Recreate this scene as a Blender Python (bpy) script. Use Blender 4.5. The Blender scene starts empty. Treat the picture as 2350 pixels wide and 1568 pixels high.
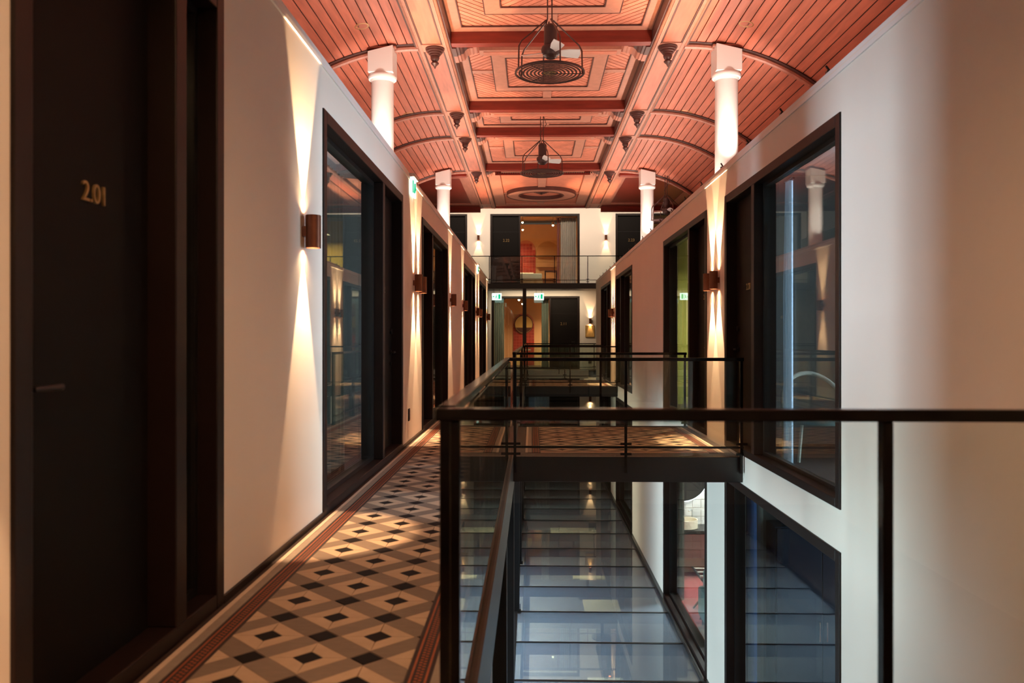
import bpy, bmesh, math, random
from mathutils import Vector, Matrix
random.seed(7)
PI = math.pi
S = bpy.context.scene
COL = S.collection

# ------------------------------------------------------------------ camera
F_PX, VPX, VPY = 1877.0, 1221.0, 776.0
YAW = math.atan((VPX - 1175.0) / F_PX)
EYE = 1.2
cd = bpy.data.cameras.new('camera'); cam = bpy.data.objects.new('camera', cd); COL.objects.link(cam)
cam.location = (0, 0, EYE); cam.rotation_euler = (PI / 2, 0, YAW)
cd.sensor_width = 36.0; cd.lens = 36.0 * F_PX / 2350.0
cd.shift_y = -(784.0 - VPY) / 2350.0
cd.clip_start = 0.05; cd.clip_end = 200
cd.dof.use_dof = True; cd.dof.focus_distance = 11.0; cd.dof.aperture_fstop = 2.8
S.camera = cam

# ------------------------------------------------------------------ world, exposure
w = bpy.data.worlds.new('world'); S.world = w; w.use_nodes = True
w.node_tree.nodes['Background'].inputs[0].default_value = (1.0, 0.72, 0.55, 1)
w.node_tree.nodes['Background'].inputs[1].default_value = 0.05
S.view_settings.view_transform = 'Standard'
try: S.view_settings.look = 'None'
except Exception: pass
S.view_settings.gamma = 1.0
S.view_settings.use_curve_mapping = False
S.view_settings.exposure = 0.62
S.cycles.max_bounces = 10; S.cycles.transparent_max_bounces = 24
S.cycles.glossy_bounces = 5; S.cycles.diffuse_bounces = 5
S.cycles.sample_clamp_indirect = 6.0

def area(name, loc, rot, sx, sy, power, color, spread=PI, parent=None):
    l = bpy.data.lights.new(name, 'AREA'); l.shape = 'RECTANGLE'; l.size = sx; l.size_y = sy
    l.energy = power; l.color = color; l.spread = spread
    o = bpy.data.objects.new(name, l); COL.objects.link(o); o.location = loc; o.rotation_euler = rot
    if parent: o.parent = parent
    return o
WARM = (1.0, 0.70, 0.46); WARM2 = (1.0, 0.80, 0.62); COOL = (0.70, 0.83, 1.0)
CX = 0.25
# long linear uplights lying on the roofs of the two room blocks wash the timber ceiling
UPL = 172
for sx in (-1, 1):
    x = -1.62 if sx < 0 else 2.34
    area('uplight_lamp', (x, 12.5, 3.16), (PI, -sx * 0.42, 0), 0.10, 19.0, UPL, (1.0, 0.81, 0.66), 2.5)
# added fill lamps, unseen: above the far wall, and in the far gallery soffit
area('washer_fill', (.25, 29.6, 6.85), (math.radians(40), 0, 0), 9.0, .12, 108, (1.0, .78, .60), 2.4)
area('soffit_fill', (.35, 31.0, 3.02), (math.radians(25), 0, 0), 3.2, .06, 26, (1.0, .76, .50), 2.6)
# added warm fill for the near walls, out of view above the camera
area('soffit_fill', (.4, 1.6, 2.96), (math.radians(25), 0, 0), 2.4, .12, 32, (1.0, .55, .29), 2.1)
# daylight entering the rooms through their outside windows and crossing the atrium
area('daylight_room', (6.60, 6.60, 1.45), (0, PI / 2, 0), 2.6, 1.0, 92, COOL, 1.3)
area('daylight_room', (-5.92, 6.85, 1.45), (0, -PI / 2, 0), 2.6, .9, 88, COOL, 1.3)
area('daylight_room', (-5.92, 7.0, -1.6), (0, -PI / 2, 0), 2.4, 2.6, 262, COOL, 2.2)
area('daylight_room', (-5.92, 11.9, -1.6), (0, -PI / 2, 0), 2.4, 2.6, 262, COOL, 2.2)
area('daylight_room', (6.60, 6.9, -1.5), (0, PI / 2, 0), 2.4, 1.6, 42, COOL, 2.4)  # added to brighten the curtain and wardrobe of the lower right room
# added cool strip, unseen under the walkway, to brighten the lower glass floor
area('walkway_fill', (-.75, 10.0, -.29), (0, 0, 0), .06, 8.0, 88, (.72, .83, 1.0), 1.9)
area('daylight_room', (-5.92, 18.5, -1.6), (0, -PI / 2, 0), 2.4, 2.6, 150, (1.0, .9, .75), 2.2)

# ------------------------------------------------------------------ helpers
WL = {}
def wl(o): return WL.get(o.name, Vector((0, 0, 0)))

class MB:
    def __init__(s): s.v = []; s.f = []
    def add(s, vs, fs):
        n = len(s.v); s.v += [tuple(v) for v in vs]; s.f += [tuple(n + i for i in f) for f in fs]; return s
    def box(s, x0, x1, y0, y1, z0, z1):
        if x0 > x1: x0, x1 = x1, x0
        if y0 > y1: y0, y1 = y1, y0
        if z0 > z1: z0, z1 = z1, z0
        return s.add([(x0,y0,z0),(x1,y0,z0),(x1,y1,z0),(x0,y1,z0),(x0,y0,z1),(x1,y0,z1),(x1,y1,z1),(x0,y1,z1)],
            [(0,3,2,1),(4,5,6,7),(0,1,5,4),(1,2,6,5),(2,3,7,6),(3,0,4,7)])
    def prism(s, poly, axis, a0, a1):
        # poly in the plane across axis: x->(y,z)  y->(x,z)  z->(x,y)
        def m(p, a):
            if axis == 'x': return (a, p[0], p[1])
            if axis == 'y': return (p[0], a, p[1])
            return (p[0], p[1], a)
        n = len(poly)
        vs = [m(p, a0) for p in poly] + [m(p, a1) for p in poly]
        fs = [tuple(range(n))[::-1], tuple(range(n, 2 * n))]
        for i in range(n):
            j = (i + 1) % n; fs.append((i, j, n + j, n + i))
        return s.add(vs, fs)
    def tube(s, pts, r, n=8, closed=False):
        pts = [Vector(p) for p in pts]; m = len(pts); vs = []; fs = []
        up0 = None
        for i, p in enumerate(pts):
            if closed: d = pts[(i + 1) % m] - pts[i - 1]
            elif i == 0: d = pts[1] - pts[0]
            elif i == m - 1: d = pts[-1] - pts[-2]
            else: d = (pts[i + 1] - pts[i]).normalized() + (pts[i] - pts[i - 1]).normalized()
            d.normalize()
            if up0 is None:
                up0 = Vector((0, 0, 1)) if abs(d.z) < 0.9 else Vector((1, 0, 0))
            a = d.cross(up0)
            if a.length < 1e-4: a = d.cross(Vector((0, 1, 0)))
            a.normalize(); b = a.cross(d).normalized(); up0 = b
            rr = r[i] if isinstance(r, (list, tuple)) else r
            for k in range(n):
                t = 2 * PI * k / n
                vs.append(p + a * (math.cos(t) * rr) + b * (math.sin(t) * rr))
        for i in range(m if closed else m - 1):
            j = (i + 1) % m
            for k in range(n):
                l = (k + 1) % n
                fs.append((i * n + k, i * n + l, j * n + l, j * n + k))
        if not closed:
            fs.append(tuple(range(n))[::-1]); fs.append(tuple((m - 1) * n + k for k in range(n)))
        return s.add(vs, fs)
    def lathe(s, prof, c, n=24, closed=False):
        # prof: list of (r,z) from bottom to top around the vertical axis at c
        vs = []; fs = []; m = len(prof)
        for r, z in prof:
            for k in range(n):
                t = 2 * PI * k / n
                vs.append((c[0] + r * math.cos(t), c[1] + r * math.sin(t), c[2] + z))
        for i in range(m if closed else m - 1):
            j = (i + 1) % m
            for k in range(n):
                l = (k + 1) % n
                fs.append((i * n + k, i * n + l, j * n + l, j * n + k))
        if not closed:
            fs.append(tuple(range(n))[::-1]); fs.append(tuple((m - 1) * n + k for k in range(n)))
        return s.add(vs, fs)
    def obj(s, name, mat, parent=None, loc=None, smooth=False, bevel=0, kind=None):
        L = Vector(loc) if loc is not None else (wl(parent) if parent else Vector((0, 0, 0)))
        me = bpy.data.meshes.new(name)
        me.from_pydata([(v[0] - L.x, v[1] - L.y, v[2] - L.z) for v in s.v], [], s.f)
        bm = bmesh.new(); bm.from_mesh(me); bmesh.ops.recalc_face_normals(bm, faces=bm.faces); bm.to_mesh(me); bm.free()
        me.materials.append(M[mat])
        if smooth:
            for p in me.polygons: p.use_smooth = True
            try: me.set_sharp_from_angle(angle=math.radians(35))
            except Exception: pass
        return link(name, me, parent, L, bevel, kind)

def link(name, me, parent, L, bevel=0, kind=None):
    o = bpy.data.objects.new(name, me); COL.objects.link(o)
    WL[o.name] = Vector(L)
    if parent: o.parent = parent; o.location = Vector(L) - wl(parent)
    else: o.location = L
    if bevel:
        b = o.modifiers.new('bevel', 'BEVEL'); b.width = bevel; b.segments = 2; b.limit_method = 'ANGLE'
    if kind: o['kind'] = kind
    return o

def tag(o, label, cat, group=None):
    o['label'] = label; o['category'] = cat
    if group: o['group'] = group
    return o
def thing(name, loc, label, cat, group=None):
    o = bpy.data.objects.new(name, None); COL.objects.link(o); o.location = loc; WL[o.name] = Vector(loc)
    o.empty_display_size = 0.1
    return tag(o, label, cat, group)
def struct_empty(name, loc):
    o = bpy.data.objects.new(name, None); COL.objects.link(o); o.location = loc; WL[o.name] = Vector(loc)
    o.empty_display_size = 0.1; o['kind'] = 'structure'
    return o
def B(*a): return MB().box(*a)

# pixel of the photograph on a wall plane x = X -> depth y
def y_on_wall(px, X):
    t = (px - 1175.0) / F_PX
    return X * (math.cos(YAW) + t * math.sin(YAW)) / (t * math.cos(YAW) - math.sin(YAW))

def clip(poly, x0, x1, y0, y1):
    def cut(P, f, g):
        out = []
        for i in range(len(P)):
            a, b = P[i - 1], P[i]
            fa, fb = f(a), f(b)
            if fa >= 0 and fb >= 0: out.append(b)
            elif fa >= 0 and fb < 0: out.append(g(a, b, fa, fb))
            elif fa < 0 and fb >= 0: out.append(g(a, b, fa, fb)); out.append(b)
        return out
    def g(a, b, fa, fb):
        t = fa / (fa - fb); return (a[0] + (b[0] - a[0]) * t, a[1] + (b[1] - a[1]) * t)
    for f in (lambda p: p[0] - x0, lambda p: x1 - p[0], lambda p: p[1] - y0, lambda p: y1 - p[1]):
        if len(poly) < 3: return []
        poly = cut(poly, f, g)
    if len(poly) < 3: return []
    A = 0.5 * abs(sum(poly[i - 1][0] * poly[i][1] - poly[i][0] * poly[i - 1][1] for i in range(len(poly))))
    return poly if A > 2e-5 else []

# ------------------------------------------------------------------ materials
M = {}
def mat(name, col, rough=0.5, metal=0.0, var=0.0, scale=4.0, stretch=(1, 1, 1), bump=0.0, spec=0.5, coat=0.0, emis=None, est=0.0, sheen=0.0, obj_var=0.0):
    m = bpy.data.materials.new(name); m.use_nodes = True; M[name] = m
    nt = m.node_tree; b = nt.nodes['Principled BSDF']
    b.inputs['Base Color'].default_value = (*col, 1); b.inputs['Roughness'].default_value = rough
    b.inputs['Metallic'].default_value = metal; b.inputs['Specular IOR Level'].default_value = spec
    b.inputs['Coat Weight'].default_value = coat
    if sheen: b.inputs['Sheen Weight'].default_value = sheen
    if emis: b.inputs['Emission Color'].default_value = (*emis, 1); b.inputs['Emission Strength'].default_value = est
    if var or bump or obj_var:
        tc = nt.nodes.new('ShaderNodeTexCoord'); mp = nt.nodes.new('ShaderNodeMapping')
        mp.inputs['Scale'].default_value = stretch
        geo = nt.nodes.new('ShaderNodeNewGeometry')
        nt.links.new(geo.outputs['Position'], mp.inputs['Vector'])
        nz = nt.nodes.new('ShaderNodeTexNoise'); nz.inputs['Scale'].default_value = scale; nz.inputs['Detail'].default_value = 6
        nt.links.new(mp.outputs['Vector'], nz.inputs['Vector'])
        if var or obj_var:
            hsv = nt.nodes.new('ShaderNodeHueSaturation'); hsv.inputs['Color'].default_value = (*col, 1)
            mr = nt.nodes.new('ShaderNodeMapRange'); mr.inputs['From Min'].default_value = 0.25; mr.inputs['From Max'].default_value = 0.75
            mr.inputs['To Min'].default_value = 1 - var; mr.inputs['To Max'].default_value = 1 + var
            nt.links.new(nz.outputs['Fac'], mr.inputs['Value'])
            if obj_var:
                oi = nt.nodes.new('ShaderNodeObjectInfo')
                m2 = nt.nodes.new('ShaderNodeMapRange'); m2.inputs['To Min'].default_value = 1 - obj_var; m2.inputs['To Max'].default_value = 1 + obj_var
                nt.links.new(oi.outputs['Random'], m2.inputs['Value'])
                mu = nt.nodes.new('ShaderNodeMath'); mu.operation = 'MULTIPLY'
                nt.links.new(mr.outputs['Result'], mu.inputs[0]); nt.links.new(m2.outputs['Result'], mu.inputs[1])
                nt.links.new(mu.outputs[0], hsv.inputs['Value'])
            else: nt.links.new(mr.outputs['Result'], hsv.inputs['Value'])
            nt.links.new(hsv.outputs['Color'], b.inputs['Base Color'])
        if bump:
            bp = nt.nodes.new('ShaderNodeBump'); bp.inputs['Strength'].default_value = bump; bp.inputs['Distance'].default_value = 0.01
            nt.links.new(nz.outputs['Fac'], bp.inputs['Height']); nt.links.new(bp.outputs['Normal'], b.inputs['Normal'])
    return m

def glass(name, r0, tint, rough=0.0, p=5.0):
    m = bpy.data.materials.new(name); m.use_nodes = True; M[name] = m
    nt = m.node_tree; nt.nodes.clear()
    out = nt.nodes.new('ShaderNodeOutputMaterial'); mix = nt.nodes.new('ShaderNodeMixShader')
    tr = nt.nodes.new('ShaderNodeBsdfTransparent'); tr.inputs[0].default_value = (*tint, 1)
    gl = nt.nodes.new('ShaderNodeBsdfGlossy'); gl.inputs['Roughness'].default_value = rough; gl.inputs['Color'].default_value = (.95, 1, .97, 1)
    lw = nt.nodes.new('ShaderNodeLayerWeight'); lw.inputs[0].default_value = 0.5
    pw = nt.nodes.new('ShaderNodeMath'); pw.operation = 'POWER'; pw.inputs[1].default_value = p
    mr = nt.nodes.new('ShaderNodeMapRange'); mr.inputs['To Min'].default_value = r0; mr.inputs['To Max'].default_value = 1.0
    nt.links.new(lw.outputs['Facing'], pw.inputs[0]); nt.links.new(pw.outputs[0], mr.inputs['Value'])
    nt.links.new(mr.outputs['Result'], mix.inputs[0]); nt.links.new(tr.outputs[0], mix.inputs[1]); nt.links.new(gl.outputs[0], mix.inputs[2])
    nt.links.new(mix.outputs[0], out.inputs[0])
    return m

def emit(name, col, st):
    m = bpy.data.materials.new(name); m.use_nodes = True; M[name] = m
    nt = m.node_tree; nt.nodes.clear(); out = nt.nodes.new('ShaderNodeOutputMaterial'); e = nt.nodes.new('ShaderNodeEmission')
    e.inputs[0].default_value = (*col, 1); e.inputs[1].default_value = st; nt.links.new(e.outputs[0], out.inputs[0]); return m

mat('plaster', (.86, .79, .71), .75, var=.025, scale=1.3, bump=.02)
mat('white_paint', (.86, .84, .82), .5)
mat('frame', (.012, .006, .005), .45, spec=.25, var=.1, scale=9)
mat('door', (.004, .0025, .002), .6, spec=.15, var=.12, scale=6, stretch=(1, 1, .2))
mat('black_metal', (.008, .007, .007), .32)
mat('rail_metal', (.004, .0035, .0035), .16, spec=.22)
mat('dark_floor', (.030, .018, .014), .55)
mat('grout', (.10, .065, .045), .8)
mat('tile_dark', (.009, .006, .006), .75, spec=.15, var=.15, obj_var=.15)
mat('tile_cream', (.46, .335, .235), .75, spec=.2, var=.06, scale=14, obj_var=.05)
mat('tile_grey', (.195, .148, .115), .75, spec=.2, var=.08, scale=18, stretch=(1, 3, 1), obj_var=.08)
mat('border_black', (.022, .012, .010), .75)
mat('border_red', (.30, .075, .024), .75, var=.12, scale=30)
mat('border_light', (.55, .43, .33), .75, var=.06, scale=20)
mat('border_grey', (.26, .21, .17), .75, var=.1, scale=20)
WOOD = (.50, .145, .09)
mat('plank', WOOD, .42, var=.22, scale=3.0, stretch=(7, .7, 7), bump=.03, obj_var=.13)
mat('plank_diag', (.54, .175, .11), .42, var=.15, scale=5.0, stretch=(2, 2, 2), bump=.03, obj_var=.13)
mat('beam_wood', (.42, .155, .105), .4, var=.18, scale=3.0, stretch=(7, .7, 7), bump=.03)
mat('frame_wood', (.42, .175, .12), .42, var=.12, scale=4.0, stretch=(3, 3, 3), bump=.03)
mat('red_wood', (.20, .022, .012), .36, var=.25, scale=2.5, stretch=(1, 7, 7), bump=.03)
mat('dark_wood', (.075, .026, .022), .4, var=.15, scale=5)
mat('joint', (.035, .010, .008), .8)
mat('copper', (.17, .065, .038), .38, metal=.75, var=.1, scale=30)
mat('brass', (.62, .42, .20), .3, metal=.9)
mat('gold_plate', (.52, .35, .13), .4, metal=.6, var=.15, scale=12)
mat('number_brass', (.42, .28, .12), .35, metal=.7)
mat('fan_dark', (.060, .032, .030), .4, metal=.3)
mat('fan_wire', (.10, .055, .05), .35, metal=.6)
mat('blade', (.80, .78, .78), .4)
mat('steel', (.6, .6, .6), .25, metal=1)
glass('pane', .05, (.89, .925, .905))
glass('rail_glass', .025, (.93, .96, .94))
glass('floor_glass', .07, (.60, .66, .70), .015)
_nt = M['floor_glass'].node_tree; _out = [n for n in _nt.nodes if n.type == 'OUTPUT_MATERIAL'][0]; _src = _out.inputs[0].links[0].from_socket
_df = _nt.nodes.new('ShaderNodeBsdfDiffuse'); _df.inputs[0].default_value = (.38, .47, .58, 1); _mx = _nt.nodes.new('ShaderNodeMixShader'); _mx.inputs[0].default_value = .27
_nt.links.new(_src, _mx.inputs[1]); _nt.links.new(_df.outputs[0], _mx.inputs[2]); _nt.links.new(_mx.outputs[0], _out.inputs[0])
emit('lamp_hot', (1.0, .66, .36), 110)
emit('lamp_room', (1.0, .80, .52), 12)
emit('halo', (.80, .85, 1.0), 9)
emit('sign_white', (.70, 1.0, .86), 1.3)
emit('sign_green', (.01, .40, .17), 1.0)
emit('strip_lit', (1.0, .80, .62), 6)
mat('sign_body', (.6, .6, .6), .5)
mat('room_wall', (.22, .24, .235), .8, var=.03)
mat('room_floor', (.09, .05, .04), .7)
mat('room_warm', (.60, .36, .19), .75, var=.04)
mat('room_yellow', (.70, .46, .10), .75)
mat('room_olive', (.48, .48, .13), .75)
mat('tile_red', (.34, .035, .028), .35, obj_var=.12)
mat('mortar_red', (.52, .19, .13), .7)
mat('tile_joint', (.62, .45, .33), .7)
mat('curtain_blue', (.10, .24, .62), .8, sheen=.4)
mat('curtain_sheer', (.50, .66, .82), .8, sheen=.4)
mat('curtain_green', (.38, .42, .36), .8, sheen=.3)
mat('curtain_dark', (.10, .115, .11), .85, sheen=.3)
mat('curtain_red', (.36, .06, .05), .8, sheen=.3)
mat('curtain_stripe', (.62, .53, .50), .8, var=.22, scale=4, stretch=(9, 9, 1))
mat('linen', (.78, .68, .56), .85, var=.05)
mat('carpet_red', (.34, .06, .055), .95, var=.2, scale=60)
mat('teal_fabric', (.16, .27, .27), .9)
mat('bath_tile', (.58, .54, .50), .3, obj_var=.06)
mat('mirror', (.9, .9, .9), .02, metal=1)
mat('mirror_gold', (.80, .58, .20), .35, metal=.35)
mat('sink', (.66, .56, .42), .4)
mat('table_top', (.70, .60, .36), .4, var=.08)
mat('chair_blue', (.028, .045, .085), .4)
mat('ground', (.16, .155, .15), .5, var=.1)
mat('slab', (.022, .016, .013), .5)
mat('wood_light', (.45, .24, .11), .5, var=.1)

# ------------------------------------------------------------------ main dimensions
XL, XR = -1.40, 2.10          # faces of the left and right room blocks
ZT = 3.06                     # top of the blocks
ZL = -2.96                    # glass floor of the lower level
XE = -0.20                    # outer edge of the left walkway
RAIL = 1.005                  # top of the hand rails
FY = 31.8                     # far wall
UL = [(2.16, 3.66), (5.43, 8.79), (10.35, 13.5), (16.8, 20.0), (21.7, 24.6)]
UR = [(5.61, 8.94), (9.88, 13.1), (17.2, 20.5), (21.9, 24.9)]
YLE, YRE = 26.0, 26.9
ZW = 2.74                     # top of the door and window openings

# ------------------------------------------------------------------ structure: walls with openings
def side_wall(name, X, sgn, y0, y1, openings, z0, z1, mat_='plaster', t=0.22):
    m = MB(); xs = (X, X + sgn * t)
    cuts = sorted(openings); y = y0
    for a, b, za, zb in cuts:
        if a > y: m.box(*xs, y, a, z0, z1)
        if za > z0: m.box(*xs, a, b, z0, za)
        if zb < z1: m.box(*xs, a, b, zb, z1)
        y = b
    if y < y1: m.box(*xs, y, y1, z0, z1)
    return m.obj(name, mat_, kind='structure')
ZLo, ZLt = ZL + .04, -0.26
side_wall('wall_left', XL, -1, -1.5, YLE, [(a, b, 0.0, ZW) for a, b in UL], 0.0, ZT)
side_wall('wall_right', XR, 1, -1.5, YRE, [(a, b, 0.03, ZW) for a, b in UR], 0.0, ZT)
side_wall('wall_right_lower', XR, 1, -1.5, YRE, [(a, b, ZLo, ZLt) for a, b in UR], ZL - .3, 0.0)
ULL = [(5.43, 8.79), (10.35, 13.5), (16.8, 20.0)]
side_wall('wall_left_lower', XL, -1, -1.5, YLE, [(a, b, ZLo, ZLt) for a, b in ULL], ZL - .3, -.25)
# end returns of the two blocks
B(XL - 4.6, XL - .22, YLE - .2, YLE, 0, ZT).obj('wall_left_end', 'plaster', kind='structure')
B(XR + .22, XR + 4.6, YRE - .2, YRE, 0, ZT).obj('wall_right_end', 'plaster', kind='structure')
# roofs, floors and backs of the room blocks
B(XL - 4.6, XL - .001, -1.5, YLE, ZT - .012, ZT + .03).obj('ceiling_left_roof', 'white_paint', kind='structure')
B(XR + .001, XR + 4.6, -1.5, YRE, ZT - .012, ZT + .03).obj('ceiling_right_roof', 'white_paint', kind='structure')
B(XL - 4.6, XL - .22, -1.5, YLE, -.25, 0).obj('floor_left_rooms', 'room_floor', kind='structure')
B(XR + .22, XR + 4.6, -1.5, YRE, -.25, 0).obj('floor_right_rooms', 'room_floor', kind='structure')
B(XL - 4.6, XL - .22, -1.5, YLE, ZL - .3, ZL).obj('floor_left_lower', 'room_floor', kind='structure')
B(XR + .22, XR + 4.6, -1.5, YRE, ZL - .3, ZL).obj('floor_right_lower', 'carpet_red', kind='structure')
B(XL - 4.8, XL - 4.6, -1.5, FY, ZL - .3, 5.0).obj('wall_left_outer', 'room_wall', kind='structure')
B(XR + 4.6, XR + 4.8, -1.5, FY, ZL - .3, 5.0).obj('wall_right_outer', 'room_wall', kind='structure')
def partition(X, sgn, y, z0, z1, mt='room_wall'):
    B(X + sgn * .22, X + sgn * 4.6, y - .06, y + .06, z0, z1).obj('wall_partition', mt, kind='structure')
for y in (4.6, 9.45, 15.0, 20.8): partition(XL, -1, y, 0, ZT - .02)
for y in (4.6, 9.40, 15.0, 21.2): partition(XR, 1, y, 0, ZT - .02)
for y in (4.6, 9.45, 15.0): partition(XL, -1, y, ZL, -.25)
for y in (4.6, 9.40, 15.0, 21.2): partition(XR, 1, y, ZL, -.25)
# floor of the near bridge where the photographer stands, end wall behind, gallery above
B(XE, XR, -1.5, 2.2, -.26, -.02).obj('floor_near_bridge', 'dark_floor', kind='structure')
B(XL - 4.8, XR + 4.8, -1.7, -1.5, ZL - .3, 7).obj('wall_near', 'plaster', kind='structure')

B(XL, XR, -1.5, 2.4, 3.0, ZT + .15).obj('ceiling_near_gallery', 'plaster', kind='structure')
# frames of the outside windows that let the daylight into the rooms
def outer_window(X, sgn, yc, zc, wy, hz):
    n_win[0] += 1
    x0, x1 = X, X + sgn * .10; t = .07
    m = MB().box(x0, x1, yc - wy / 2 - t, yc - wy / 2, zc - hz / 2 - t, zc + hz / 2 + t).box(x0, x1, yc + wy / 2, yc + wy / 2 + t, zc - hz / 2 - t, zc + hz / 2 + t)
    m.box(x0, x1, yc - wy / 2, yc + wy / 2, zc + hz / 2, zc + hz / 2 + t).box(x0, x1, yc - wy / 2, yc + wy / 2, zc - hz / 2 - t, zc - hz / 2)
    o = m.obj('window_%d' % n_win[0], 'white_paint', kind='structure')
    B(X - sgn * .02, X + sgn * .02, yc - .02, yc + .02, zc - hz / 2, zc + hz / 2).obj('glazing_bar', 'white_paint', o)
n_win = [0]; n_door = [0]
outer_window(6.58, 1, 6.60, 1.45, 1.0, 2.6); outer_window(-5.90, -1, 6.85, 1.45, .9, 2.6); outer_window(6.58, 1, 6.9, -1.5, 1.6, 2.4)
for yy in (7.0, 11.9, 18.5): outer_window(-5.90, -1, yy, -1.6, 2.6, 2.4)
B(-.85, 1.65, 1.52, 1.68, 2.97, 3.0).obj('soffit_fill_housing', 'white_paint', kind='structure')  # housing of the added warm fill above the near bridge
B(-.80, -.70, 6.0, 14.0, -.285, -.26).obj('walkway_fill_housing', 'white_paint', kind='structure')  # housing of the added cool strip under the walkway
# skirting
def skirt(name, X, sgn, y0, y1, ops):
    m = MB(); y = y0
    for a, b in sorted(ops):
        if a > y: m.box(X, X - sgn * .012, y, a, 0, .035)
        y = b
    m.box(X, X - sgn * .012, y, y1, 0, .035)
    m.obj(name, 'frame', kind='structure')
skirt('baseboard_left', XL, -1, -1.4, YLE, UL)

# slim cap strips along the top edge of the blocks
B(XL, XL + .012, -1.4, YLE, ZT - .05, ZT - .02).obj('trim_1', 'white_paint', kind='structure')
B(XR - .012, XR, -1.4, YRE, ZT - .05, ZT - .02).obj('trim_2', 'white_paint', kind='structure')

# ------------------------------------------------------------------ windows and doors
def text_mesh(body, size, depth=.004):
    c = bpy.data.curves.new('number', 'FONT'); c.body = body; c.size = size; c.extrude = depth; c.align_x = 'CENTER'; c.align_y = 'CENTER'
    o = bpy.data.objects.new('t', c); COL.objects.link(o)
    dg = bpy.context.evaluated_depsgraph_get(); me = bpy.data.meshes.new_from_object(o.evaluated_get(dg))
    bpy.data.objects.remove(o); bpy.data.curves.remove(c)
    me.materials.clear(); me.materials.append(M['number_brass']); return me

def unit(X, sgn, y0, y1, z0, z1, door_first, number=None, win_ratio=.66, hinge=None, handle=True, door=True, fw=.085):
    """Framed opening on a long wall: glazed part and door leaf. sgn: direction into the room."""
    d = .20
    n_win[0] += 1
    m = MB(); xo = X - sgn * .012; xi = X + sgn * d
    m.box(xo, xi, y0, y0 + fw, z0, z1).box(xo, xi, y1 - fw, y1, z0, z1)
    m.box(xo, xi, y0 + fw, y1 - fw, z1 - fw, z1).box(xo, xi, y0 + fw, y1 - fw, z0, z0 + fw * .8)
    fr = m.obj('window_%d' % n_win[0], 'frame', loc=(X, (y0 + y1) / 2, z0), bevel=.006, kind='structure')
    L = y1 - y0
    if not door:
        w0, w1 = y0 + fw, y1 - fw
    elif door_first:
        dm = y0 + L * (1 - win_ratio); w0, w1 = dm + .05, y1 - fw; d0, d1 = y0 + fw, dm - .05
    else:
        dm = y0 + L * win_ratio; w0, w1 = y0 + fw, dm - .05; d0, d1 = dm + .05, y1 - fw
    if door:
        B(xo, xi, dm - .05, dm + .05, z0 + fw * .8, z1 - fw).obj('mullion', 'frame', fr, bevel=.006)
    # sash and pane
    s = .035; xa, xb = X + sgn * .075, X + sgn * .125
    zs0, zs1 = z0 + fw * .8, z1 - fw
    sm = MB().box(xa, xb, w0, w0 + s, zs0, zs1).box(xa, xb, w1 - s, w1, zs0, zs1).box(xa, xb, w0 + s, w1 - s, zs0, zs0 + s).box(xa, xb, w0 + s, w1 - s, zs1 - s, zs1)
    sm.obj('sash', 'black_metal', fr)
    B(X + sgn * .092, X + sgn * .106, w0 + s, w1 - s, zs0 + s, zs1 - s).obj('pane', 'pane', fr)
    if door:
        n_door[0] += 1
        xa, xb = X + sgn * .10, X + sgn * .15
        dl = B(xa, xb, d0, d1, z0 + .01, zs1).obj('door_%d' % n_door[0], 'door', loc=(X, (d0 + d1) / 2, z0), bevel=.004, kind='structure')
        hy = (d0 + .10) if (hinge or ('a' if door_first else 'b')) == 'a' else (d1 - .10)
        if handle:
            hx = xa - sgn * .0
            dirn = 1 if hy < (d0 + d1) / 2 else -1
            z = z0 + 1.05
            hm = MB().lathe([(.026, 0), (.026, .01)], (0, 0, 0), 16)
            hm = MB().tube([(hx, hy, z), (hx - sgn * .012, hy, z)], .026, 14).tube([(hx, hy, z), (hx - sgn * .055, hy, z), (hx - sgn * .058, hy + dirn * .13, z)], .010, 8)
            hm.tube([(hx, hy, z - .12), (hx - sgn * .012, hy, z - .12)], .022, 14).tube([(hx, hy, z + .22), (hx - sgn * .02, hy, z + .22)], .03, 14)
            hm.obj('handle', 'black_metal', dl, smooth=True)
        if number:
            me = text_mesh(number, .095)
            o = link('number', me, dl, (xa - sgn * .004, (d0 + d1) / 2 + (.06 if number == '2.01' else 0), z0 + 1.69))
            o.rotation_euler = (PI / 2, 0, PI / 2 if sgn < 0 else -PI / 2)
    return fr, (w0, w1, zs0, zs1)

unit(XL, -1, *UL[0], 0, ZW, True, '2.01', win_ratio=.30)
unit(XL, -1, *UL[1], 0, ZW, False, '2.02')
unit(XL, -1, *UL[2], 0, ZW, True, '2.03')
unit(XL, -1, *UL[3], 0, ZW, False, '2.04')
unit(XL, -1, *UL[4], 0, ZW, True, '2.05')
unit(XR, 1, *UR[0], .03, ZW, False, '2.20')
unit(XR, 1, *UR[1], .03, ZW, True, '2.19')
unit(XR, 1, *UR[2], .03, ZW, False, '2.18')
unit(XR, 1, *UR[3], .03, ZW, True, '2.17')
for i, u in enumerate(UR): unit(XR, 1, *u, ZLo, ZLt, i % 2 == 1, None, door=False)
for i, u in enumerate(ULL): unit(XL, -1, *u, ZLo, ZLt, i % 2 == 1, None, door=False)

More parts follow.
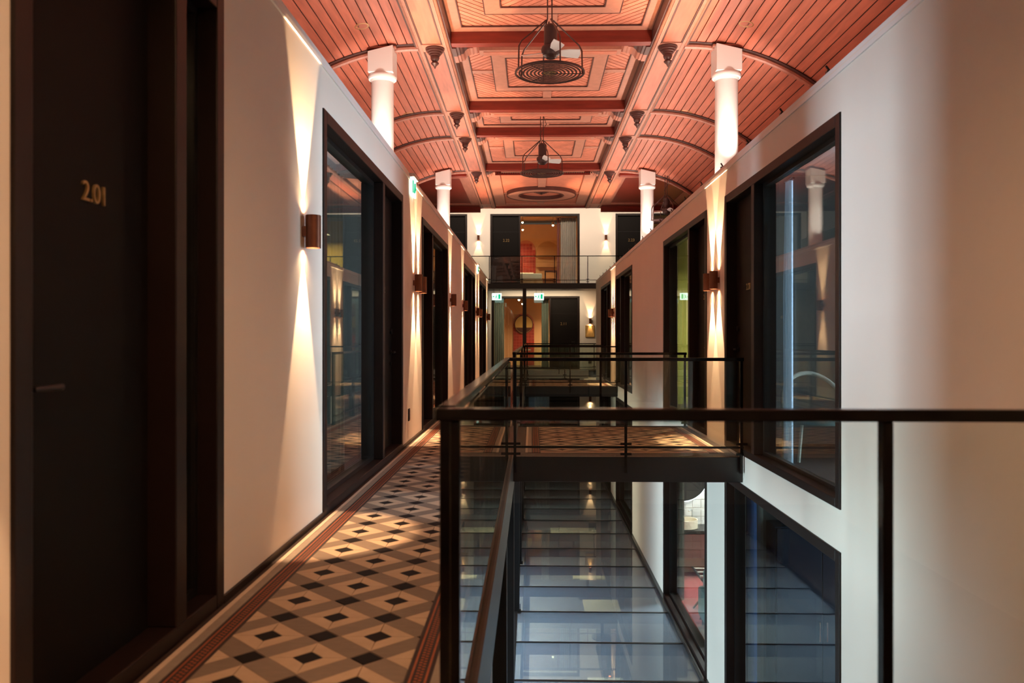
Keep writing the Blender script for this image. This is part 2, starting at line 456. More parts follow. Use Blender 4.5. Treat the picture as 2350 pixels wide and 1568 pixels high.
# ------------------------------------------------------------------ tiled walkway floor
TS = 0.221; TH = .006
def tile_field(parent, x0, x1, y0, y1, z, px, py, y_single, rot=False):
    """Diamond pattern: dark diamonds, cream mitred rings, grey bars. Tiles nearer than y_single are objects of their own."""
    stuff = {'tile_dark': MB(), 'tile_cream': MB(), 'tile_grey': MB()}
    cache = {}
    g = .0022
    a, bO, bG = .26 * TS, .675 * TS, .285 * TS
    def place(kind, poly, c, mirr):
        world = [(p[0] + c[0], p[1] + c[1]) for p in poly]
        cl = clip(world, x0, x1, y0, y1)
        if not cl: return
        cy = sum(p[1] for p in cl) / len(cl)
        if cy < y_single:
            full = len(cl) == len(poly) and all(abs(u[0] - v[0]) + abs(u[1] - v[1]) < 1e-6 for u, v in zip(sorted(cl), sorted(world)))
            if full:
                key = (kind, mirr)
                if key not in cache:
                    mb = MB().prism(poly, 'z', 0, TH); o = mb.obj(kind, kind, parent, loc=(0, 0, 0))
                    o.location = Vector((c[0], c[1], z)) - wl(parent); cache[key] = o.data; return
                o = bpy.data.objects.new(kind, cache[key]); COL.objects.link(o); o.parent = parent
                o.location = Vector((c[0], c[1], z)) - wl(parent)
            else:
                MB().prism(cl, 'z', z, z + TH).obj(kind, kind, parent, loc=(cl[0][0], cl[0][1], z))
        else:
            stuff[kind].prism(cl, 'z', z, z + TH)
    def inset(poly):
        c = (sum(p[0] for p in poly) / len(poly), sum(p[1] for p in poly) / len(poly)); out = []
        for p in poly:
            dx, dy = p[0] - c[0], p[1] - c[1]; l = math.hypot(dx, dy); k = max(0, (l - g) / l)
            out.append((c[0] + dx * k, c[1] + dy * k))
        return out
    def dia(r): return [(r, 0), (0, r), (-r, 0), (0, -r)]
    i0, i1 = int((x0 - px) / TS) - 2, int((x1 - px) / TS) + 2
    j0, j1 = int((y0 - py) / TS) - 2, int((y1 - py) / TS) + 2
    for j in range(j0, j1 + 1):
        for i in range(i0, i1 + 1):
            c = (px + i * TS, py + j * TS)
            if (i + j) % 2 == 0:
                place('tile_dark', inset(dia(a)), c, 0)
                for k, (ux, uy) in enumerate(((1, 1), (-1, 1), (-1, -1), (1, -1))):
                    place('tile_cream', inset([(a * ux, 0), (bO * ux, 0), (0, bO * uy), (0, a * uy)]), c, k)
                h = bO / 2.0; e = (bO - bG * 0) 
                # grey bar towards the diagonal neighbours (+,+) and (-,+)
                for k, ux in enumerate((1, -1)):
                    mid = (c[0] + ux * TS / 2, c[1] + TS / 2)
                    r = TS - bO                 # half extent of band crossing
                    # band: |u|<r with u = x*ux+y, bounded along v = -x*ux+y by |v| < TS - bG
                    w_ = TS - bO; v_ = TS - bG
                    P = []
                    for u, v in ((w_, v_), (-w_, v_), (-w_, -v_), (w_, -v_)):
                        P.append((ux * (u - v) / 2, (u + v) / 2))
                    place('tile_grey', inset(P), mid, 4 + k)
            else:
                place('tile_dark', inset(dia(bG - .004)), c, 9)
    for k, mb in stuff.items():
        if mb.v: mb.obj(k + '_far', k, parent, kind='stuff')

def border_strips(parent, x0, x1, y0, y1, z, inward):
    """cream/grey/black-red edging along Y. inward=+1: from x0 inwards to larger x."""
    s = inward; xb = x0 if s > 0 else x1
    def st(a, b, y0, y1, mt, name, h):
        B(xb + s * a, xb + s * b, y0, y1, z, z + h).obj(name, mt, parent)
    st(0, .024, y0, y1, 'border_light', 'border_strip', TH)
    st(.026, .066, y0, y1, 'border_grey', 'border_strip', TH)
    st(.068, .158, y0, y1, 'border_black', 'border_strip', TH - .001)
    st(.081, .089, y0, y1, 'border_red', 'border_strip', TH)
    st(.136, .144, y0, y1, 'border_red', 'border_strip', TH)
    m = MB(); y = y0 + .01; k = 0
    while y < y1 - .02:
        m.box(xb + s * .100, xb + s * .111, y, y + .010, z, z + TH); m.box(xb + s * .115, xb + s * .126, y + .012, y + .022, z, z + TH); y += .024
    m.obj('border_rung', 'border_red', parent, kind='stuff')

FW0, FW1 = -1.36, -.287
fl = B(XL, XE, -1.5, FY, -.26, 0).obj('floor', 'dark_floor', loc=(XL, 0, -.26), kind='structure')
B(FW0, FW1, .5, 30.9, 0, .0025).obj('grout_bed', 'grout', fl)
border_strips(fl, FW0, FW1, .5, 30.9, .0005, 1)
border_strips(fl, FW0, FW1, .5, 30.9, .0005, -1)
tile_field(fl, FW0 + .16, FW1 - .16, .5, 30.9, .0005, -1.058, 3.255 - 20 * TS, 8.2)

# edge beam of the walkway (black steel channel) and landing at the far end
B(XE, XE + .012, 2.2, FY, -.34, .01).obj('trim_3', 'black_metal', kind='structure')
B(XE, XR + 6.7, 30.4, FY, -.26, 0).obj('floor_far_landing', 'dark_floor', kind='structure')
B(XE + .02, XR, 30.39, 30.4, -.30, .01).obj('trim_4', 'white_paint', kind='structure')

# ------------------------------------------------------------------ bridges
def bridge(y0, y1, label, single):
    t = thing('footbridge', ((XE + XR) / 2, (y0 + y1) / 2, -.22), label, 'footbridge')
    B(XE + .014, XR - .004, y0 + .03, y1 - .03, -.12, 0).obj('deck', 'dark_floor', t)
    B(XE + .014, XR - .004, y0, y0 + .03, -.24, .012).obj('edge_beam', 'black_metal', t, bevel=.003)
    B(XE + .014, XR - .004, y1 - .03, y1, -.24, .012).obj('edge_beam', 'black_metal', t, bevel=.003)
    B(XE + .014, XR - .004, y0 + .03, y1 - .03, -.24, -.225).obj('soffit', 'dark_floor', t)
    bx0, bx1, by0, by1 = -.07, XR - .10, y0 + .34, y1 - .12
    B(bx0, bx1, by0, by1, 0, .002).obj('grout_bed', 'grout', t)
    border_strips(t, bx0, bx1, by0, by1, .0005, 1)
    border_strips(t, bx0, bx1, by0, by1, .0005, -1)
    B(bx0 + .16, bx1 - .16, by0, by0 + .03, .0005, .006).obj('border_strip', 'border_light', t)
    B(bx0 + .16, bx1 - .16, by0 + .032, by0 + .075, .0005, .006).obj('border_strip', 'border_red', t)
    B(bx0 + .16, bx1 - .16, by1 - .03, by1, .0005, .006).obj('border_strip', 'border_light', t)
    tile_field(t, bx0 + .16, bx1 - .16, by0 + .08, by1 - .035, .0005, .1, by0, single)
    return t
BR1, BR2 = (8.2, 11.1), (20.1, 23.3)
bridge(*BR1, 'nearer tiled footbridge crossing the atrium with black steel edge beam', 99)
bridge(*BR2, 'farther tiled footbridge crossing the atrium, small in the distance', 0)

# ------------------------------------------------------------------ glass balustrades
def rail_x(y, x0, x1, posts, label, z=0.0, face=-1, rail_h=RAIL, thick=.034, low=True):
    t = thing('glass_railing', ((x0 + x1) / 2, y, z), label, 'railing')
    zt = z + rail_h
    B(x0, x1, y - .024, y + .024, zt - thick, zt).obj('hand_rail', 'rail_metal', t, bevel=.004)
    if low: B(x0, x1, y - .012, y + .012, z + .105, z + .125).obj('bottom_rail', 'rail_metal', t)
    for p in posts:
        po = B(p - .014, p + .014, y - .02, y + .02, z - .14, zt - thick).obj('post', 'rail_metal', t, bevel=.003)
        for zz in (z + .05, z + .15):
            B(p - .055, p + .055, y - .026, y - .020, zz - .012, zz + .012).obj('glass_clamp', 'rail_metal', po)
    ps = sorted(set([x0 + .02] + [p for p in posts] + [x1 - .02]))
    for a, b in zip(ps[:-1], ps[1:]):
        if b - a > .15: B(a + .022, b - .022, y - .006, y + .006, z + .03, zt - thick - .004).obj('glass_panel', 'rail_glass', t)
    return t
def rail_y(x, y0, y1, step, label, z=0.0, rail_h=RAIL, thick=.034):
    t = thing('glass_railing', (x, (y0 + y1) / 2, z), label, 'railing')
    zt = z + rail_h
    B(x - .024, x + .024, y0 + .026, y1, zt - thick, zt).obj('hand_rail', 'rail_metal', t, bevel=.004)
    B(x - .010, x + .010, y0, y1, z + .105, z + .125).obj('bottom_rail', 'rail_metal', t)
    n = max(1, round((y1 - y0) / step)); ys = [y0 + .03 + (y1 - y0 - .06) * k / n for k in range(n + 1)]
    for p in ys:
        po = B(x - .020, x + .020, p - .022, p + .022, z - .30, zt - thick).obj('post', 'rail_metal', t, bevel=.003)
        for zz in (z - .12, z - .22):
            B(x + .020, x + .027, p - .05, p + .05, zz - .014, zz + .014).obj('glass_clamp', 'rail_metal', po)
    for a, b in zip(ys[:-1], ys[1:]):
        B(x + .022, x + .034, a + .012, b - .012, z - .05, zt - thick - .004).obj('glass_panel', 'rail_glass', t)
    return t
XRL = XE - .045
rail_x(2.27, XRL - .022, XR - .01, [XRL + .032, .97, 1.95], 'nearest black handrail and glass railing running across the foreground')
rail_y(XRL, 2.33, 8.10, 1.17, 'long black glass railing beside the tiled walkway, nearest stretch')
rail_x(8.15, XRL, XR - .008, [XE + .03, .93, XR - .03], 'black glass railing along the front edge of the nearer footbridge')
rail_x(11.135, XRL + .03, XR - .008, [XE + .05, .93, XR - .03], 'black glass railing along the back edge of the nearer footbridge')
rail_y(XRL, 11.2, 20.0, 1.25, 'black glass railing beside the walkway between the two footbridges')
rail_x(20.06, XRL, XR - .008, [XE + .03, .93, XR - .03], 'black glass railing along the front edge of the farther footbridge')
rail_x(23.335, XRL + .03, XR - .008, [XE + .05, .93, XR - .03], 'black glass railing along the back edge of the farther footbridge')
rail_y(XRL, 23.4, 30.3, 1.15, 'black glass railing beside the walkway beyond the farther footbridge')
rail_x(30.36, XRL, 6.5, [XE + .03, 1.0, 2.3, 4.0], 'black glass railing at the edge of the far landing, below the gallery')

# ------------------------------------------------------------------ lower level: glass floor on steel joists, posts
gf = struct_empty('floor_glass_lower', (.95, 18, ZL))
B(XE - .9, XR, -1.5, 7.2, ZL - .30, ZL).obj('apron', 'ground', gf)
BY = [9.93 + 1.248 * k for k in range(-2, 18)]
for k, y in enumerate(BY):
    B(XE - .02, XR - .05, y - .022, y + .022, ZL - .16, ZL + .006).obj('joist', 'black_metal', gf)
for a, b in zip(BY[:-1], BY[1:]):
    B(XE - .02, XR - .05, a + .022, b - .022, ZL - .03, ZL).obj('glass_plate', 'floor_glass', gf)
B(XR - .05, XR, 7.2, FY, ZL - .2, ZL + .07).obj('edge_channel', 'black_metal', gf)
B(XE - .10, XE - .02, 7.2, FY, ZL - .2, ZL + .03).obj('edge_channel', 'black_metal', gf)
B(XL, XE - .10, -1.5, FY, ZL - .3, ZL).obj('floor_lower_walkway', 'dark_floor', kind='structure')
for k, y in enumerate((6.2, 8.65, 12.42, 15.1, 18.7, 22.3, 26.0)):
    o = MB().box(XE - .10, XE + .01, y - .05, y + .05, ZL, -.34).obj('support_post', 'black_metal', loc=(XE - .05, y, ZL), bevel=.005)
    B(XE - .12, XE + .03, y - .07, y + .07, ZL, ZL + .02).obj('base_plate', 'black_metal', o)
    B(XE + .012, XE + .03, y - .01, y + .01, ZL + .05, ZL + .12).obj('bolt', 'steel', o)
    tag(o, ['square black steel post under the walkway, %s counted from the camera' % n for n in ('first', 'second', 'third', 'fourth', 'fifth', 'sixth', 'seventh')][k], 'post', 'steel posts under the walkway')
# ground floor two levels down, seen through the glass
B(XL - 4.6, XR + 4.6, 5, FY, -6.5, -6.3).obj('floor_ground', 'ground', kind='structure')
B(XL - 4.6, XR + 4.6, FY, FY + .2, -6.3, ZL).obj('wall_ground_far', 'room_wall', kind='structure')
area('ground_fill', (-.1, 24, -3.42), (0, 0, 0), .10, 9, 600, (1.0, .84, .6))  # both ground lamps are added to brighten the tables below the glass
area('ground_fill', (-.1, 14, -3.42), (0, 0, 0), .10, 7, 420, (.9, .9, .9))

for yy, ln, lb in ((24, 9, 'farther'), (14, 7, 'nearer')):  # housings for the added lamps below the glass floor
    t = thing('added_lamp', (-.1, yy, -3.41), 'added slim linear lamp hung under the glass floor, %s one' % lb, 'lamp', 'added lamps under the glass floor')
    B(-.16, -.04, yy - ln / 2, yy + ln / 2, -3.41, -3.36).obj('housing', 'black_metal', t)
    for q in (-.35, .35): MB().tube([(-.1, yy + q * ln, -3.36), (-.1, yy + q * ln, ZL - .2)], .008, 6).obj('hanger', 'black_metal', t)
def table(x, y, sx, sy, label):
    z = -6.3; t = thing('dining_table', (x, y, z), label, 'table', 'tables under the glass floor')
    B(x - sx / 2, x + sx / 2, y - sy / 2, y + sy / 2, z + .71, z + .75).obj('table_top', 'table_top', t, bevel=.006)
    MB().lathe([(.26, 0), (.26, .02), (.04, .05), (.04, .70)], (x, y, z), 20).obj('pedestal', 'black_metal', t, smooth=True)
for x, y, sx, sy, lb in ((.25, 13.4, .8, .9, 'pale dining table seen through glass floor, nearest on the walkway side'),
        (1.35, 13.2, .7, 1.2, 'pale dining table seen through glass floor, nearest on the right wall side'),
        (1.45, 15.8, .7, 1.0, 'pale dining table seen through glass floor, second along right wall'),
        (1.75, 20.5, .9, 1.3, 'pale dining table seen through glass floor, third along right wall'),
        (1.6, 23.6, .9, 1.2, 'pale dining table seen through glass floor, fourth along right wall'),
        (1.45, 28.6, 1.6, 1.1, 'wide pale dining table seen through glass floor near far wall')):
    table(x, y, sx, sy, lb)
def chair(x, y, rz, label):
    z = -6.3; t = thing('dining_chair', (x, y, z), label, 'chair', 'chairs under the glass floor')
    def pt(a, b, c): return (x + a, y + b, z + c)
    B(x - .21, x + .21, y - .21, y + .21, z + .43, z + .47).obj('seat', 'chair_blue', t, bevel=.01)
    s = rz
    MB().tube([pt(-.2, s * .2, .47), pt(-.2, s * .22, .78), pt(-.12, s * .24, .88), pt(.12, s * .24, .88), pt(.2, s * .22, .78), pt(.2, s * .2, .47)], .016, 8).obj('back_frame', 'steel', t, smooth=True)
    B(x - .18, x + .18, y + s * .205, y + s * .235, z + .55, z + .84).obj('backrest', 'chair_blue', t, bevel=.01)
    for a in (-.18, .18):
        for b in (-.18, .18): MB().tube([pt(a, b, 0), pt(a * .9, b * .9, .44)], .012, 6).obj('leg', 'steel', t)
chair(.25, 12.75, -1, 'dark blue dining chair under glass floor, in front of nearest table')
chair(.25, 14.1, 1, 'dark blue dining chair under glass floor, behind nearest table')
chair(1.0, 15.3, -1, 'dark blue dining chair under glass floor, beside second table')

# ------------------------------------------------------------------ timber ceiling
ZC = 5.27; ZB = 5.05; HB = 1.54
PY = [7.68, 10.84, 14.0, 15.75, 18.98]       # cross beams
Y0C, Y1C = 4.2, 24.3
R = 2.9; SP = 1.78                            # vault radius and spring offset
def vault_z(dx):
    u = dx - SP
    return 5.09 - (R - math.sqrt(max(0, R * R - u * u)))
BAYS = [(Y0C, PY[0]), (PY[0], PY[1]), (PY[1], PY[2]), (PY[2], PY[3]), (PY[3], PY[4])]
for s, side in ((-1, 'left'), (1, 'right')):
    # backing shell
    m = MB(); n = 30
    top = []; bot = []
    for k in range(n + 1):
        a = 1.16 * k / n
        dx = SP + R * math.sin(a)
        bot.append((CX + s * dx, 5.09 - R * (1 - math.cos(a)) + .022)); top.append((CX + s * (SP + (R + .06) * math.sin(a)), 5.09 - R + (R + .06) * math.cos(a)))
    m.prism(bot + top[::-1], 'y', Y0C, PY[4])
    c = m.obj('ceiling_vault_' + side, 'joint', kind='structure')
    NP = 27; da = 1.14 / NP; gap = .0055
    for (ya, yb) in BAYS:
        for k in range(NP):
            a0, a1 = k * da + gap / R, (k + 1) * da - gap / R
            def q(a, r): return (CX + s * (SP + r * math.sin(a)), 5.09 - R + r * math.cos(a))
            # slightly chamfered board
            e = .0035 / R
            poly = [q(a0, R + .0225), q(a0, R + .004), q(a0 + e, R), q(a1 - e, R), q(a1, R + .004), q(a1, R + .0225)]
            MB().prism(poly, 'y', ya + .004, yb - .004).obj('plank', 'plank', c, loc=(poly[2][0], (ya + yb) / 2, poly[2][1]))
    # moulded ribs
    for y in PY:
        pts = []
        for k in range(25):
            a = 1.14 * k / 24; pts.append((CX + s * (SP - .02 + (R - .035) * math.sin(a)), y, 5.09 - R + (R - .035) * math.cos(a)))
        rib = MB().tube(pts, .042, 10).obj('rib', 'beam_wood', c, smooth=True)
        for dy in (-.055, .055):
            MB().tube([(p[0], y + dy, p[2] + .03) for p in pts], .016, 6).obj('rib_moulding', 'dark_wood', rib, smooth=True)
    # long beam with panels
    xb = CX + s * HB
    xo, xi = xb + s * .24, xb - s * .20
    bm_ = B(xo, xi, Y0C, Y1C, ZB + .012, ZC + .25).obj('ceiling_beam_' + side, 'beam_wood', kind='structure')
    for xm, r_ in ((xo - s * .015, .018), (xi + s * .02, .020)):
        MB().tube([(xm, Y0C, ZB + .008), (xm, Y1C, ZB + .008)], r_, 8).obj('bead', 'frame_wood', bm_, smooth=True)
    B(xo - s * .03, xo - s * .07, Y0C, Y1C, ZB - .004, ZB + .012).obj('edge_board', 'frame_wood', bm_)
    B(xi + s * .04, xi + s * .085, Y0C, Y1C, ZB - .004, ZB + .012).obj('edge_board', 'frame_wood', bm_)
    B(xo - s * .075, xo - s * .088, Y0C, Y1C, ZB - .001, ZB + .011).obj('shadow_bead', 'dark_wood', bm_)
    B(xi + s * .090, xi + s * .103, Y0C, Y1C, ZB - .001, ZB + .011).obj('shadow_bead', 'dark_wood', bm_)
    B(xo + s * .0, xo + s * .02, Y0C, PY[4], ZB + .0, ZB + .02).obj('shadow_bead', 'dark_wood', bm_)
    B(xi - s * .0, xi - s * .018, Y0C, Y1C, ZB + .02, ZC).obj('side_board', 'dark_wood', bm_)
    ys = [Y0C] + PY + [23.6]
    for a, b in zip(ys[:-1], ys[1:]):
        B(xb + s * .145, xb - s * .09, a + .16, b - .16, ZB + .006, ZB + .011).obj('sunk_panel', 'plank', bm_)
    for y in PY + [23.6]:
        B(xb + s * .17, xb - s * .115, y - .13, y + .13, ZB - .004, ZB + .012).obj('pendant_block', 'frame_wood', bm_, bevel=.004)
    # turned drop pendants
    names = ['behind the camera side', 'nearest', 'second', 'third', 'farthest']
    for k, y in enumerate(PY):
        if k == 0: continue
        prof = [(.004, -.27), (.020, -.235), (.052, -.205), (.052, -.19), (.030, -.18), (.046, -.16), (.060, -.13), (.056, -.10), (.072, -.095), (.075, -.075), (.092, -.070), (.095, -.05), (.112, -.045), (.115, -.022), (.128, -.018), (.128, 0)]
        o = MB().lathe(prof, (xb, y, ZB - .004), 24).obj('drop_pendant', 'dark_wood', loc=(xb, y, ZB - .27), smooth=True)
        tag(o, 'turned dark wooden drop pendant under the %s ceiling beam, %s along it' % (side, ('', 'nearest', 'second', 'third', 'farthest')[k]), 'pendant', 'turned pendants under the ceiling beams')

# cross beams and coffers
XI = HB - .20 - .018                           # inner half width between the long beams
cc = B(CX - XI - .3, CX + XI + .3, Y0C, Y1C, ZC + .02, ZC + .10).obj('ceiling', 'joint', kind='structure')
for k, y in enumerate(PY):
    cb = B(CX - XI, CX + XI, y - .075, y + .075, ZB + .035, ZC + .02).obj('ceiling_cross_beam', 'red_wood', kind='structure', bevel=.005)
    # moulded cornice on the far side of every beam
    if y < 18.5:
        B(CX - XI + .34, CX + XI - .34, y + .44, y + .66, ZC - .10, ZC + .01).obj('cornice', 'frame_wood', cb, bevel=.006)
        B(CX - XI + .40, CX + XI - .40, y + .49, y + .61, ZC - .108, ZC - .099).obj('cornice_bead', 'plank_diag', cb)
    else:
        B(CX - XI + .34, CX + XI - .34, y + .28, y + .34, ZC - .16, ZC + .01).obj('cornice', 'frame_wood', cb, bevel=.006)
        hb = B(CX - XI + .2, CX + XI - .2, y + .34, y + .36, ZC - .22, ZC - .04).obj('perforated_board', 'red_wood', cb)
        hm = MB()
        for r_ in range(2):
            for q in range(42):
                x = CX - XI + .26 + .054 * q + .027 * r_
                hm.tube([(x, y + .333, ZC - .17 + r_ * .06), (x, y + .341, ZC - .17 + r_ * .06)], .016, 8)
        hm.obj('perforation', 'border_black', hb, kind='stuff')
    for s in (-1, 1):
        x1 = CX + s * XI
        prof = [(0, ZC - .02), (0, ZC - .20), (.05, ZC - .20), (.06, ZC - .185), (.09, ZC - .185), (.10, ZC - .17), (.13, ZC - .165), (.15, ZC - .13), (.18, ZC - .10), (.22, ZC - .085), (.25, ZC - .085), (.27, ZC - .07), (.31, ZC - .07), (.34, ZC - .05), (.34, ZC - .02)]
        MB().prism([(x1 - s * p[0], p[1]) for p in prof], 'y', y + .38, y + .64).obj('corbel', 'beam_wood', cb)
        MB().prism([(x1 - s * p[0], p[1]) for p in prof[:9]] + [(x1 - s * .18, ZC - .02)], 'y', y + .075, y + .38).obj('shadow_board', 'dark_wood', cb)  # dark board put in as the shade between cross beam and corbel

def plank_fill(parent, x0, x1, y0, y1, z, ang, wdt, mt='plank_diag'):
    cx, cy = (x0 + x1) / 2, (y0 + y1) / 2
    rr = math.hypot(x1 - x0, y1 - y0) / 2 + wdt
    d = (math.cos(ang), math.sin(ang)); n = (-d[1], d[0])
    k = -int(rr / wdt) - 1
    while k * wdt < rr:
        a, b = k * wdt + .0065, (k + 1) * wdt - .0065
        P = [(cx + d[0] * t + n[0] * q, cy + d[1] * t + n[1] * q) for t, q in ((-rr, a), (rr, a), (rr, b), (-rr, b))]
        P = clip(P, x0, x1, y0, y1)
        if P:
            ex = [(p[0], p[1]) for p in P]
            MB().prism(ex, 'z', z, z + .018).obj('plank', mt, parent, loc=(ex[0][0], ex[0][1], z))
        k += 1

def frame_rect(parent, x0, x1, y0, y1, wd, z0, z1, mt='frame_wood', name='frame_board'):
    for poly in ([(x0, y0), (x1, y0), (x1 - wd, y0 + wd), (x0 + wd, y0 + wd)], [(x1, y0), (x1, y1), (x1 - wd, y1 - wd), (x1 - wd, y0 + wd)],
                 [(x1, y1), (x0, y1), (x0 + wd, y1 - wd), (x1 - wd, y1 - wd)], [(x0, y1), (x0, y0), (x0 + wd, y0 + wd), (x0 + wd, y1 - wd)]):
        MB().prism(poly, 'z', z0, z1).obj(name, mt, parent, bevel=.003)

def shadow_bead_rect(parent, x0, x1, y0, y1, wd, z0, z1):  # dark strips put in as shadow lines along the frame boards
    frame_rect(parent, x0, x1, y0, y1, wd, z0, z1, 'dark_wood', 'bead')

def coffer(ya, yb, wdt=.085):
    c = B(CX - XI, CX + XI, ya + .075, yb - .075, ZC + .004, ZC + .02).obj('ceiling_coffer', 'joint', kind='structure')
    x0, x1 = CX - XI, CX + XI; y0, y1 = ya + .075, yb - .075
    frame_rect(c, x0, x1, y0, y1, .15, ZC - .03, ZC + .004)
    ix0, ix1, iy0, iy1 = x0 + .15, x1 - .15, y0 + .15, y1 - .15
    mx, my = CX, (ya + yb) / 2
    hw = .83; hd = min(.88, (iy1 - iy0) / 2 - .33) if yb - ya > 2.5 else .40
    for sx in (-1, 1):
        for sy in (-1, 1):
            qx = (ix0, mx) if sx < 0 else (mx, ix1); qy = (iy0, my) if sy < 0 else (my, iy1)
            plank_fill(c, *qx, *qy, ZC - .012, math.radians(45) * (-1 if sx * sy > 0 else 1), wdt)
    # centre frame with raised boards, inner panel of diagonal boards
    frame_rect(c, mx - hw, mx + hw, my - hd, my + hd, .19, ZC - .05, ZC - .013)
    B(mx - hw + .19, mx + hw - .19, my - hd + .19, my + hd - .19, ZC - .017, ZC - .0125).obj('panel_back', 'joint', c)
    for sx in (-1, 1):
        for sy in (-1, 1):
            qx = (mx - hw + .19, mx) if sx < 0 else (mx, mx + hw - .19); qy = (my - hd + .19, my) if sy < 0 else (my, my + hd - .19)
            plank_fill(c, *qx, *qy, ZC - .036, math.radians(45) * (1 if sx * sy > 0 else -1), wdt)
    shadow_bead_rect(c, ix0, ix1, iy0, iy1, .016, ZC - .034, ZC - .013)
    shadow_bead_rect(c, mx - hw - .014, mx + hw + .014, my - hd - .014, my + hd + .014, .014, ZC - .054, ZC - .013)
    shadow_bead_rect(c, mx - hw + .19, mx + hw - .19, my - hd + .19, my + hd - .19, .016, ZC - .056, ZC - .037)
    # stub rails from the centre frame to the edge
    B(ix0, mx - hw, my - .07, my + .07, ZC - .03, ZC - .012).obj('rail_board', 'frame_wood', c, bevel=.003)
    B(mx + hw, ix1, my - .07, my + .07, ZC - .03, ZC - .012).obj('rail_board', 'frame_wood', c, bevel=.003)
    B(mx - .07, mx + .07, iy0, my - hd, ZC - .03, ZC - .012).obj('rail_board', 'frame_wood', c, bevel=.003)
    B(mx - .07, mx + .07, my + hd, iy1, ZC - .03, ZC - .012).obj('rail_board', 'frame_wood', c, bevel=.003)
for a, b in zip(PY[:-1], PY[1:]): coffer(a, b)

# end coffer with the round moulded panel
ye0, ye1 = PY[4] + .36, Y1C
c = B(CX - XI, CX + XI, ye0, ye1, ZC - .10, ZC + .02).obj('ceiling_end_panel', 'plank_diag', kind='structure')
frame_rect(c, CX - XI, CX + XI, ye0, ye1, .30, ZC - .15, ZC - .10)
yc = 22.3
def ring(r0, r1, z0, z1, n=48):
    return MB().lathe([(r0, z0), (r1, z0), (r1, z1), (r0, z1)], (CX, yc, 0), n, closed=True)
ring(.62, .92, ZC - .19, ZC - .10).obj('round_frame', 'frame_wood', c, smooth=True)
ring(.585, .62, ZC - .20, ZC - .10).obj('round_bead', 'dark_wood', c, smooth=True)
ring(.92, .945, ZC - .20, ZC - .10).obj('round_bead', 'dark_wood', c, smooth=True)
for k in range(6):
    MB().prism([(CX - .05 * (k + 1), yc + .20 - .08 * k), (CX, yc + .26 - .08 * k), (CX + .05 * (k + 1), yc + .20 - .08 * k), (CX, yc + .14 - .08 * k)], 'z', ZC - .12, ZC - .10).obj('rosette_leaf', 'dark_wood', c)
B(CX - .10, CX + .10, ye0 + .3, yc - .9, ZC - .13, ZC - .10).obj('rail_board', 'frame_wood', c)
B(CX - .10, CX + .10, yc + .9, ye1 - .3, ZC - .13, ZC - .10).obj('rail_board', 'frame_wood', c)
B(CX - XI + .3, CX - .92, yc - .08, yc + .08, ZC - .13, ZC - .10).obj('rail_board', 'frame_wood', c)
B(CX + .92, CX + XI - .3, yc - .08, yc + .08, ZC - .13, ZC - .10).obj('rail_board', 'frame_wood', c)
# flat dark side ceilings at the far end
for s, side in ((-1, 'left'), (1, 'right')):
    x0 = CX + s * (HB + .24); x1 = CX + s * 5.4
    c = B(x0, x1, PY[4] + .08, Y1C, ZB + .03, ZB + .20).obj('ceiling_far_' + side, 'red_wood', kind='structure')
    B(x0, x1, PY[4] - .02, PY[4] + .14, ZB - .10, ZB + .16).obj('end_beam', 'red_wood', c, bevel=.006)
    B(x0, x1, PY[4] + .15, PY[4] + .30, ZB - .07, ZB - .01).obj('moulding', 'frame_wood', c, bevel=.01)
    frame_rect(c, min(x0, x0 + s * 2.2), max(x0, x0 + s * 2.2), PY[4] + .5, Y1C - .6, .22, ZB, ZB + .03, 'beam_wood')
    B(x0, x1, Y1C - .12, Y1C, ZB - .12, ZB + .2).obj('end_beam', 'red_wood', c)
B(CX - HB - .2, CX + HB + .2, Y1C, Y1C + .12, ZC - .2, ZC + .3).obj('ceiling_end_beam', 'red_wood', kind='structure')
# roof space beyond the timber ceiling
B(XL - 4.8, XR + 4.8, Y1C + .12, FY + .3, 7.2, 7.3).obj('ceiling_far_roof', 'border_black', kind='structure')
B(XL - 4.8, XR + 4.8, -1.5, Y1C + .12, 5.9, 6.0).obj('ceiling_roof', 'border_black', kind='structure')

# recessed round fittings in the vault
def on_vault(px, py):
    t = (px - 1175) / F_PX; v = (VPY - py) / F_PX
    d = Vector((t * math.cos(YAW) - math.sin(YAW), math.cos(YAW) + t * math.sin(YAW), v))
    lo, hi = 2.0, 30.0
    best = None
    k = 2.0
    while k < 30:
        p = Vector((0, 0, EYE)) + d * k; dx = abs(p.x - CX)
        if dx > SP and dx < SP + 2.6 and p.z >= vault_z(dx): return p
        k += .01
    return p
for px, py, lb in ((830, 60, 'left vault, nearest'), (937, 262, 'left vault, second'), (1713, 55, 'right vault, nearest'), (1575, 257, 'right vault, second')):
    p = on_vault(px, py); s = -1 if p.x < CX else 1
    u = abs(p.x - CX) - SP; a = math.asin(u / R)
    o = MB().lathe([(.05, .0), (.085, -.006), (.095, -.004), (.095, .012), (.05, .012)], (0, 0, 0), 24, closed=True).obj('recessed_downlight', 'brass', loc=(0, 0, 0), smooth=True)
    MB().lathe([(.05, .004), (.05, .012)], (0, 0, 0), 20).obj('baffle', 'dark_wood', o)
    o.location = p; WL[o.name] = p.copy(); o.rotation_euler = (0, s * a, 0)
    tag(o, 'small round brass recessed light in the %s' % lb, 'downlight', 'recessed lights in the vault')

